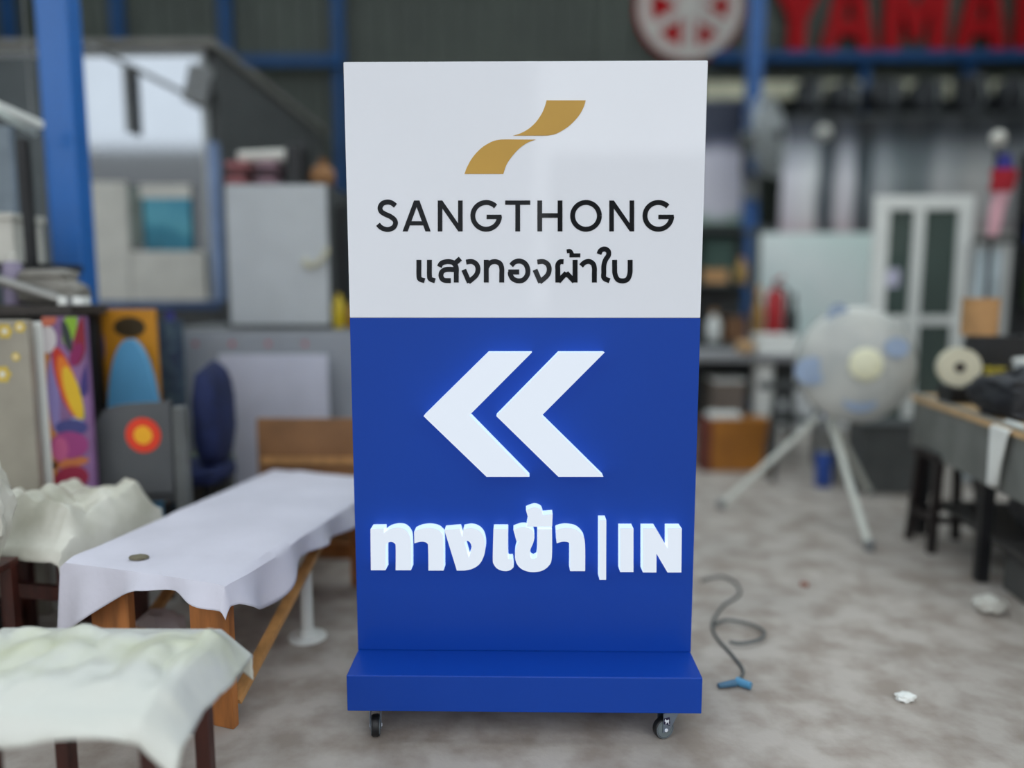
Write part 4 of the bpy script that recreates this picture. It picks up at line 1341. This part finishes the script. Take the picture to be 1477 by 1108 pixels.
MB().box(x0 + .05, x1 - .2, 5.42, 5.56, z1 + .001, z1 + .04).build('paper', m_white2, t, bevel=.008)

# pale board, white doors
r = rect(1096, 336, 1262, 480, 7.2)
m_pale = ramp_mat('pale_print', [(0, (232, 238, 240)), (.3, (246, 248, 250)), (.5, (222, 240, 238)), (.75, (240, 248, 246)), (1, (222, 240, 234))], axis=(.25, 0, .8), wob=.25, wscale=4)
sheet('pale_board', 'large pale mint-white board leaning upright behind the covered fan', 'board', r, 7.2, .03, m_pale, floor=True)
m_glass = mat('dark_greenish_glass', (78, 92, 86), .08, var=.1, scale=1.5)
x0, x1, z0, z1 = rect(1256, 282, 1396, 600, 5.7)
t = thing('glazed_door', 'white-framed door leaf with two tall dark glass panes standing behind the bench', 'door', ((x0 + x1) / 2, 5.72, 0))
fw = .105
MB().box(x0, x0 + fw, 5.7, 5.75, 0, z1).build('stile', m_white2, t, bevel=.004)
MB().box(x1 - fw, x1, 5.7, 5.75, 0, z1).build('stile', m_white2, t, bevel=.004)
xm = at(1322, 400, 5.7).x
MB().box(xm - .04, xm + .04, 5.7, 5.75, .12, z1 - .1).build('mullion', m_white2, t, bevel=.004)
MB().box(x0 + fw, x1 - fw, 5.7, 5.75, z1 - .099, z1).build('rail', m_white2, t, bevel=.004)
MB().box(x0 + fw, x1 - fw, 5.7, 5.75, 0, .119).build('rail', m_white2, t, bevel=.004)
zm = at(1345, 462, 5.7).z
for a, b in ((x0 + fw, xm - .04), (xm + .04, x1 - fw)):
    MB().box(a, b, 5.71, 5.745, zm - .035, zm + .035).build('rail', m_white2, t)
    MB().box(a, b, 5.722, 5.73, zm + .035, z1 - .1).build('pane', m_glass, t)
    MB().box(a, b, 5.722, 5.73, .12, zm - .035).build('pane', m_glass, t)
q = rect(1268, 388, 1300, 414, 5.69)
tag(MB().box(q[0], q[1], 5.715, 5.7205, q[2], q[3]).build('paper_note', mat('lilac_paper', (206, 204, 226), .6)), 'small lilac-white paper stuck on the left pane of the glazed door', 'notice')
x0, x1, z0, z1 = rect(1392, 352, 1452, 600, 5.1)
t = thing('window_leaf', 'aluminium-framed pale blue glass leaf standing right of the white glazed door', 'window', ((x0 + x1) / 2, 5.12, 0))
m_alu = mat('aluminium', (176, 178, 176), .4, metal=.3, var=.03)
MB().box(x0, x0 + .025, 5.1, 5.13, 0, z1).build('stile', m_alu, t)
MB().box(x1 - .06, x1, 5.1, 5.13, 0, z1).build('stile', m_alu, t, bevel=.004)
MB().box(x0 + .025, x1 - .06, 5.1, 5.13, z1 - .03, z1).build('rail', m_alu, t)
MB().box(x0 + .025, x1 - .06, 5.1, 5.13, 0, .03).build('rail', m_alu, t)
MB().box(x0 + .025, x1 - .06, 5.112, 5.118, .03, z1 - .03).build('pane', mat('pale_blue_glass', (184, 198, 204), .15), t)

# furled flag on a pole
a, b = at(1437, 200, 5.0), at(1440, 215, 5.0)
t = thing('furled_flag', 'furled red, white and blue flag on a pole with a pale knob', 'flag', (a.x, 5.0, 0))
MB().tube([(a.x, 4.98, 0), (a.x, 4.98, a.z - .06)], .014, 10).build('pole', m_blk, t, smooth=True)
MB().lathe([(.02, -.05), (.04, -.03), (.048, 0), (.038, .03), (.015, .046)], (a.x, 4.98, a.z)).build('knob', m_cream, t, smooth=True)


def rag(pts, rr, seed, m, name):
    pts = smooth_line([tuple(p) for p in pts], 6)
    n = len(pts)
    k = 18
    mb = MB()
    vs_, fs_ = [], []
    for i, p in enumerate(pts):
        f = i / (n - 1)
        base_r = rr[0] + (rr[1] - rr[0]) * f
        for j in range(k):
            an = 2 * math.pi * j / k
            q_ = base_r * (1 + .25 * math.sin(5 * an + f * 3 + seed))
            vs_.append((p[0] + q_ * math.cos(an), p[1] + q_ * .6 * math.sin(an), p[2]))
    for i in range(n - 1):
        for j in range(k):
            fs_.append((i * k + j, i * k + (j + 1) % k, (i + 1) * k + (j + 1) % k, (i + 1) * k + j))
    fs_ += [tuple(range(k)), tuple((n - 1) * k + j for j in range(k))]
    return mb.add(vs_, fs_).build(name, m, t, smooth=True)


rag([at(1450, 222, 4.95), at(1449, 234, 4.95), at(1448, 244, 4.95)], (.03, .05), 1, mat('flag_blue', (50, 50, 130), .8), 'blue_fold')
rag([at(1448, 244.5, 4.95), at(1446, 260, 4.95), at(1444, 276, 4.95)], (.07, .06), 2, mat('flag_red', (168, 26, 42), .8), 'red_fold')
rag([at(1444, 277, 4.95), at(1438, 305, 4.95), at(1432, 340, 4.95)], (.045, .03), 3, mat('flag_pink', (226, 176, 186), .8), 'white_fold')

# dark shelving at the right frame edge
x0 = at(1466, 300, 5.45).x
t = thing('tool_rack', 'black tool rack cut by the right frame edge', 'rack', (x0 + .3, 5.35, 0))
zl = [at(1472, v, 5.2).z for v in (306, 350, 440)] + [.9]
ztp = at(1470, 215, 5.2).z
for px_ in (x0 + .021, x0 + .6):
    for py in (5.22, 5.42):
        MB().box(px_ - .02, px_ + .02, py - .02, py + .02, 0, ztp).build('upright', m_blk, t)
for zz in zl + [ztp]:
    MB().box(x0, x0 + .63, 5.2, 5.44, zz - .02, zz).build('shelf', m_blk, t)
MB().box(x0, x0 + .63, 5.445, 5.455, .9, ztp).build('back_sheet', mat('dark_sheet', (46, 48, 50), .6), t)
for lab, zz, hh, m in (('white box on the upper level of the black tool rack', zl[0], .12, m_white2), ('blue box on the black tool rack below the white box', zl[1], .17, mat('blue_box', (66, 96, 180), .5)),
                       ('dark green box on the black tool rack at the frame edge', zl[2], .2, mat('dark_green_box', (62, 78, 50), .6))):
    tt = thing('carton', lab, 'box', (x0 + .14, 5.3, zz))
    MB().box(x0 + .045, x0 + .25, 5.205, 5.38, zz + .001, zz + hh).build('body', m, tt, bevel=.006)
    MB().box(x0 + .042, x0 + .253, 5.202, 5.383, zz + hh + .0005, zz + hh + .02).build('lid', m, tt, bevel=.004)

# ---------------------------------------------------------------- covered fan on a tripod
FC = at(1234, 526, 4.28)
FR = .325
fx = Vector((-.10, -.98, .12)).normalized()
m_cover = mat('milky_plastic_cover', (214, 214, 206), .22, var=.04, scale=3, c2=(176, 180, 178), bump=.35, bscale=10, alpha=.86)
t = thing('pedestal_fan', 'large round pedestal fan wrapped in milky plastic on a white tripod', 'fan', (FC.x, 4.3, 0))
MB().lathe([(.02, .105), (.12, .10), (.22, .085), (.29, .06), (.318, .03), (FR, 0), (.318, -.03), (.28, -.07), (.2, -.11), (.1, -.15), (.05, -.155)], FC, fx, 48).build('plastic_cover', m_cover, t, smooth=True)
for k, rr in enumerate((.315, .26, .2, .14)):
    MB().torus(FC + fx * (.02 + .018 * k), rr, .005, fx, 40, 6).build('guard_ring', m_pipe, t, smooth=True)
e1_ = fx.cross(Vector((0, 0, 1))).normalized(); e2_ = e1_.cross(fx)
if e1_.x < 0:
    e1_ = -e1_
for k in range(3):
    P = []
    for rr, da in ((.06, -.25), (.16, -.5), (.27, -.42), (.3, 0), (.26, .38), (.14, .4), (.06, .3)):
        a = k * 2 * math.pi / 3 + .5 + da
        P.append(FC + (e1_ * math.cos(a) + e2_ * math.sin(a)) * rr + fx * (.02 * math.sin(da * 2)))
    n_ = len(P)
    MB().add(P + [p - fx * .004 for p in P], [tuple(range(n_)), tuple(range(n_, 2 * n_))[::-1]] + [(i, (i + 1) % n_, (i + 1) % n_ + n_, i + n_) for i in range(n_)]).build('blade', mat('blue_grey_blade', (112, 132, 168), .4), t)
for u, v, su, sv in ((1172, 535, 20, 17), (1238, 580, 19, 12), (1215, 458, 13, 18), (1290, 502, 14, 12)):
    q = at(u, v, 4.2)
    off = q - FC
    ra = math.hypot(off.dot(e1_), off.dot(e2_))
    dd = .112 if ra < .2 else (.086 if ra < .27 else .055)
    c0 = FC + e1_ * off.dot(e1_) + e2_ * off.dot(e2_) + fx * dd
    P = [c0 + e1_ * (su * .0046 * math.cos(a)) + e2_ * (sv * .0046 * math.sin(a)) for a in [kk * math.pi / 8 for kk in range(16)]]
    MB().add(P + [p - fx * .003 for p in P], [tuple(range(16)), tuple(range(16, 32))[::-1]] + [(i, (i + 1) % 16, (i + 1) % 16 + 16, i + 16) for i in range(16)]).build('blue_print', mat('pale_blue_print', (150, 168, 194), .4), t)
q = at(1246, 526, 4.2)
off = q - FC
c0 = FC + e1_ * off.dot(e1_) + e2_ * off.dot(e2_)
MB().lathe([(.088, .103), (.09, .115), (.07, .125), (.02, .128)], c0, fx, 32).build('hub_badge', mat('cream_badge', (232, 230, 198), .4, var=.02), t, smooth=True)
MB().lathe([(.08, -.3), (.1, -.28), (.1, -.156), (.06, -.15)], FC, fx, 24).build('motor', m_midgrey, t, smooth=True)
top = at(1196, 606, 4.36)
top.z = .60
hub = Vector((FC.x - .09, 4.42, .62))
MB().tube([FC - fx * .22, hub + Vector((0, .02, .05)), hub], .022, 12).build('neck', m_pipe, t, smooth=True)
MB().lathe([(.04, -.06), (.045, 0), (.03, .05)], hub).build('tripod_head', mat('blue_plastic', (44, 84, 160), .4), t, smooth=True)
for u, v in ((1040, 732), (1254, 792), (1253, 712)):
    s_ = (v - CY) / F
    yy = math.cos(PITCH) - s_ * math.sin(PITCH); z_ = -math.sin(PITCH) - s_ * math.cos(PITCH)
    ft = at(u, v, CAM.z / (-z_) * yy)
    ft.z = .016
    lg = MB().tube([hub + Vector((0, 0, -.02)), ft], .0185, 12).build('leg', m_pipe, t, smooth=True)
    MB().lathe([(.024, -.015), (.024, .03), (.019, .035)], ft).build('rubber_foot', m_midgrey, lg, smooth=True)
q = at(1189, 636, 4.6)
t = thing('blue_can', 'small blue can on the floor behind the fan tripod', 'can', (q.x, 5.0, 0))
q = at(1189, 660, 5.0)
MB().lathe([(.05, 0), (.054, .006), (.054, .22), (.05, .226)], (q.x, 5.0, .001)).build('can_body', mat('can_blue', (40, 78, 160), .4), t, smooth=True)
MB().lathe([(.045, .226), (.045, .238)], (q.x, 5.0, .001)).build('lid', m_midgrey, t)

# ---------------------------------------------------------------- right workbench
BZ = .74
ba = math.radians(-6.5)
bo = Vector((1.93, 2.98, 0))
bu = Vector((math.sin(-ba), math.cos(ba), 0))     # along, away from camera
bw = Vector((math.cos(ba), math.sin(ba), 0))      # across, to the right


def bp(a, b, z):
    q_ = bo + bw * a + bu * b
    return Vector((q_.x, q_.y, z))


def bbox(a0, a1, b0, b1, z0, z1):
    P = [bp(a, b, z) for a in (a0, a1) for b in (b0, b1) for z in (z0, z1)]
    return MB().add(P, [(0, 1, 3, 2), (4, 6, 7, 5), (0, 4, 5, 1), (2, 3, 7, 6), (0, 2, 6, 4), (1, 5, 7, 3)])


B0, B1, BWD = -.8, 1.1, .85
t = thing('workbench', 'workbench with tan wooden top and dark grey apron along the right frame edge', 'workbench', bp(.4, .3, 0))
bbox(0, BWD, B0, B1, BZ - .03, BZ).build('top', mat('tan_benchtop', (212, 176, 130), .6, var=.08, scale=5, stretch=(4, 1, 1)), t, bevel=.003)
m_apron = mat('grey_metal_apron', (120, 122, 118), .55, var=.08)
bbox(.01, .03, B0, B1 - .01, BZ - .28, BZ - .031).build('apron', m_apron, t, bevel=.003)
bbox(.03, BWD - .03, B1 - .03, B1 - .012, BZ - .28, BZ - .031).build('end_apron', m_apron, t)
bbox(.0, .035, B0, B1, BZ + .0005, BZ + .006).build('edge_strip', mat('pale_edge', (150, 148, 140), .5), t)
for a in (.04, BWD - .08):
    for b in (B0 + .1, .33, B1 - .09):
        bbox(a, a + .05, b, b + .05, 0, BZ - .281 if a > .1 or True else 0).build('leg', m_blk, t)
bbox(.08, BWD - .1, B0 + .05, .9, .19, .22).build('lower_shelf', mat('dark_shelf', (58, 56, 54), .7), t)
bbox(.75, .77, B0, B1 - .05, .23, BZ - .29).build('back_panel', mat('brown_panel', (92, 72, 50), .7), t)
# under the bench
st0 = at(1357, 720, 3.85)
sx, sy = st0.x, 3.80
t = thing('bar_stool', 'black wooden stool pushed under the far end of the workbench', 'stool', (sx, sy, 0))
m_stblk = mat('black_stool_wood', (30, 22, 22), .5)
MB().box(sx - .13, sx + .13, sy - .12, sy + .12, .46, .49).build('seat', m_stblk, t, bevel=.008)
for i in (-1, 1):
    for j in (-1, 1):
        MB().bar((sx + i * .12, sy + j * .11, 0), (sx + i * .095, sy + j * .09, .4605), .034, .034).build('leg', m_stblk, t)
    MB().box(sx + i * .112 - .01, sx + i * .112 + .01, sy - .09, sy + .09, .15, .18).build('stretcher', m_stblk, t)
MB().box(sx - .09, sx + .09, sy - .115, sy - .092, .15, .18).build('stretcher', m_stblk, t)
MB().box(sx - .09, sx + .09, sy + .092, sy + .115, .15, .18).build('stretcher', m_stblk, t)
q = bp(.3, .28, 0)
t = thing('grey_drum', 'dark grey drum lying on the lower shelf of the workbench', 'drum', (q.x, q.y, .22))
MB().tube([bp(.3, .0, .22 + .125), bp(.3, .4, .22 + .125)], .124, 24).build('shell', mat('dark_drum', (70, 72, 74), .5), t, smooth=True)
MB().torus(bp(.3, .0, .345), .115, .009, bu, 28, 6).torus(bp(.3, .4, .345), .115, .009, bu, 28, 6).build('rim', m_blk, t, smooth=True)
q = bp(.10, .12, 0)
t = thing('floor_crate', 'dark grey crate on the floor under the near part of the workbench', 'crate', (q.x, q.y, 0))
bbox(.12, .45, -.3, .28, .001, .16).build('crate_body', mat('crate_grey', (78, 78, 76), .6), t, bevel=.006)
bbox(.11, .46, -.31, .29, .1605, .18).build('rim', m_blk, t, bevel=.004)
q = at(1460, 842, 2.9)
tag(MB().lump((q.x - .03, 2.98, .035), (.06, .05, .036), .3, 2.5, 4, 3, flat=.001).build('paper_scrap', m_cream, smooth=True), 'crumpled cream paper on the floor in front of the workbench at the right edge', 'paper')
# rag hanging on the apron
q = at(1447, 640, 2.78)
P = []
rg_ = MB()
na, nz = 12, 10
vs_, fs_ = [], []
for j in range(nz + 1):
    f = j / nz
    for i in range(na + 1):
        s = i / na - .5
        w_ = .085 * (1 - .75 * f) + .01
        z = BZ + .012 - f * .27
        off = -.012 - .012 * math.sin(i * 1.7) * (0.4 + f)
        if j == 0:
            off = .05; z = BZ + .012
        P_ = bp(off, .12 + s * w_ * 1.6 + f * .02, z)
        vs_.append(P_)
for j in range(nz):
    for i in range(na):
        a = j * (na + 1) + i
        fs_.append((a, a + 1, a + na + 2, a + na + 1))
o = rg_.add(vs_, fs_).build('rag', m_white2, smooth=True, fixn=False)
thick(o, .003)
tag(o, 'white rag hanging over the front edge of the workbench', 'rag')
# goods on the bench
m_case = mat('black_case_fabric', (34, 36, 42), .6, var=.15, scale=8)
q = bp(.32, .55, BZ)
t = thing('tool_bag', 'long black tool bag on the workbench with a tan tag in front', 'bag', (q.x, q.y, BZ))
P = MB().lump((0, 0, 0), (.26, .19, .095), .08, 1.6, 3, 4, boxy=.55)
ctr = bp(.27, .38, BZ + .09)
for i, v in enumerate(P.v):
    P.v[i] = Vector((ctr.x + v.x, ctr.y + v.y, max(BZ + .007, ctr.z + v.z)))
P.build('bag_body', m_case, t, smooth=True)
MB().tube(smooth_line([(ctr.x - .14, ctr.y, ctr.z + .08), (ctr.x - .1, ctr.y - .02, ctr.z + .12), (ctr.x + .1, ctr.y - .02, ctr.z + .12), (ctr.x + .14, ctr.y, ctr.z + .08)], 5), .012, 8).build('handle', m_case, t, smooth=True)
MB().box(ctr.x - .1, ctr.x - .02, ctr.y - .215, ctr.y - .2, BZ + .03, BZ + .06).build('tag', mat('tan_tag', (170, 120, 60), .6), t, bevel=.003)
# black box at the far end carrying carton, roll, spool
q = bp(.18, 1.05, BZ)
cz = BZ + .075
c0 = at(1376, 510, 3.78)
t = thing('black_tray', 'low black tray at the far end of the workbench', 'tray', (c0.x + .2, 3.8, BZ))
MB().box(c0.x - .06, c0.x + .42, 3.68, 3.80, BZ + .007, cz).build('tray_body', m_blk, t, bevel=.006)
MB().box(c0.x - .065, c0.x + .425, 3.675, 3.805, cz + .0003, cz + .006).build('rim', m_case, t)
cz += .0065
rr = .094
t = thing('tape_roll', 'cream roll of tape with a dark core standing on the black tray', 'tape', (c0.x, 3.70, cz))
fa = Vector((-.25, -1, 0)).normalized()
cc = Vector((c0.x, 3.735, cz + rr))
P, Fc = [], []
for k in range(40):
    a = 2 * math.pi * k / 40
    e1 = fa.cross(Vector((0, 0, 1))).normalized()
    for r_, d in ((rr, .03), (rr, -.03), (.026, -.03), (.026, .03)):
        P.append(cc + (e1 * math.cos(a) + Vector((0, 0, 1)) * math.sin(a)) * r_ + fa * d)
for k in range(40):
    for j in range(4):
        Fc.append((k * 4 + j, k * 4 + (j + 1) % 4, ((k + 1) % 40) * 4 + (j + 1) % 4, ((k + 1) % 40) * 4 + j))
MB().add(P, Fc).build('tape', mat('cream_tape', (216, 210, 184), .5, var=.02), t)
MB().lathe([(.0255, -.029), (.0255, .027)], cc, fa, 20).build('core', mat('dark_core', (58, 50, 44), .6), t)
q = at(1400, 460, 3.98)
zq = at(1400, 482, 3.98).z
t = thing('bench_riser', 'dark wooden riser block behind the tape roll on the workbench', 'block', (q.x + .05, 3.87, BZ))
MB().box(q.x - .09, q.x + .26, 3.81, 3.86, BZ + .001, zq).build('front', m_blk, t, bevel=.003)
MB().box(q.x - .09, q.x + .26, 3.86, 3.99 - .13, BZ + .001, zq - .002).build('block', m_case, t)
t = thing('carton', 'upright tan cardboard tube box behind the tape roll', 'carton', (q.x, 3.835, zq))
za_ = at(1400, 434, 3.9).z
MB().lathe([(.083, 0), (.083, za_ - zq)], (q.x, 3.9, zq + .001), n=28).build('tube', m_tan, t, smooth=True)
MB().lathe([(.085, za_ - zq), (.085, za_ - zq + .012)], (q.x, 3.9, zq + .001), n=28).build('lid', m_tan, t, smooth=True)
q = at(1436, 508, 3.74)
t = thing('thread_spool', 'yellow thread spool on the black tray right of the tape roll', 'spool', (q.x, 3.74, cz))
MB().lathe([(.05, 0), (.05, .008), (.038, .01), (.042, .03), (.042, .06), (.038, .08), (.05, .082), (.05, .09)], (q.x, 3.74, cz + .001), n=24).build('spool', mat('yellow_thread', (206, 186, 60), .6), t, smooth=True)
MB().lathe([(.012, .09), (.012, .1)], (q.x, 3.74, cz + .001), n=12).build('core', m_blk, t)
q = at(1466, 505, 3.6)
t = thing('plastic_tub', 'pale plastic tub on the workbench at the right frame edge', 'tub', (q.x + .06, 3.58, BZ))
MB().lathe([(.055, 0), (.07, .2), (.074, .2), (.074, .21)], (q.x + .06, 3.58, BZ + .001), n=24).build('tub', mat('pale_tub', (196, 204, 208), .4), t, smooth=True)
MB().lathe([(.076, .211), (.076, .225), (.06, .23)], (q.x + .06, 3.58, BZ + .001), n=24).build('lid', m_white2, t, smooth=True)
q = at(1318, 590, 3.5)
tag(MB().lathe([(.016, 0), (.018, .01), (.012, .028), (.006, .03)], bp(.06, .86, BZ + .007), n=16).build('red_knob', mat('dull_red2', (170, 70, 70), .5), smooth=True), 'small red knob at the far corner of the workbench', 'knob')
q = bp(.16, .12, BZ)
tag(MB().lathe([(.04, 0), (.05, .006), (.05, .012), (.042, .016)], bp(.13, .1, BZ + .001), n=20).build('blue_dish', mat('pale_blue', (150, 190, 215), .4), smooth=True), 'pale blue dish on the near bench top at the right frame edge', 'dish')
# clutter in the dark behind the fan
q = at(1285, 640, 4.9)
t = thing('dark_crate', 'dark grey crate on the floor behind the covered fan', 'crate', (q.x, 4.95, 0))
MB().box(q.x - .22, q.x + .28, 4.8, 5.05, .001, .42).build('crate_body', mat('dark_crate', (84, 86, 86), .6), t, bevel=.006)
MB().box(q.x - .23, q.x + .29, 4.79, 5.06, .421, .45).build('rim', m_darkgrey, t, bevel=.004)
q = at(1150, 600, 5.3)
t = thing('metal_trestle', 'dark metal trestle on the floor behind the covered fan', 'trestle', (q.x, 5.2, 0))
for i in (-1, 1):
    MB().bar((q.x + i * .22, 5.1, 0), (q.x + i * .18, 5.2, .62), .03).build('leg', m_darkgrey, t)
    MB().bar((q.x + i * .22, 5.3, 0), (q.x + i * .18, 5.2, .62), .03).build('leg', m_darkgrey, t)
MB().box(q.x - .3, q.x + .3, 5.17, 5.23, .62, .67).build('beam', m_darkgrey, t, bevel=.004)

# ================================================================== FLOOR
def fl(u, v, z=.006):
    s_ = (v - CY) / F
    yy = math.cos(PITCH) - s_ * math.sin(PITCH)
    z_ = -math.sin(PITCH) - s_ * math.cos(PITCH)
    p_ = at(u, v, CAM.z / (-z_) * yy)
    p_.z = z
    return p_


pts = [fl(u, v) for u, v in ((1012, 838), (1040, 832), (1062, 842), (1066, 858), (1042, 875), (1028, 900), (1034, 920), (1056, 945), (1072, 968), (1062, 985))]
t = thing('floor_cable', 'dark grey cable snaking over the floor right of the sign to a blue plug', 'cable', (pts[4].x, pts[4].y, 0))
MB().tube(smooth_line([tuple(p_) for p_ in pts], 6), .0055, 8).build('cord', mat('grey_cord', (92, 95, 95), .6), t, smooth=True)
pts2 = [fl(u, v, .016) for u, v in ((1030, 905), (1050, 898), (1085, 905), (1102, 915), (1096, 926), (1070, 932), (1052, 930))]
MB().tube(smooth_line([tuple(p_) for p_ in pts2], 6), .006, 8).build('cord_loop', mat('grey_cord', (92, 95, 95), .6), t, smooth=True)
a, b = fl(1062, 986, .014), fl(1083, 993, .014)
MB().tube([a, b], [.014, .012], 12).build('plug', mat('plug_blue', (84, 150, 190), .4), t, smooth=True)
a, b = fl(1060, 988, .012), fl(1036, 992, .012)
MB().tube([a, b], [.012, .008], 12).build('plug', mat('plug_blue_dark', (66, 110, 140), .4), t, smooth=True)
q = fl(1306, 1006)
tag(MB().lump((q.x, q.y, .012), (.03, .022, .014), .4, 2.2, 7, 3, flat=.001).build('paper_ball', m_white2, smooth=True), 'small crumpled white paper on the open floor right of the sign', 'paper')
q = fl(1160, 843)
tag(MB().lump((q.x, q.y, .008), (.02, .02, .009), .3, 2.2, 3, 2, flat=.001).build('brick_chip', mat('brick_red', (150, 96, 80), .8), smooth=True), 'small reddish chip on the floor right of the sign', 'chip')
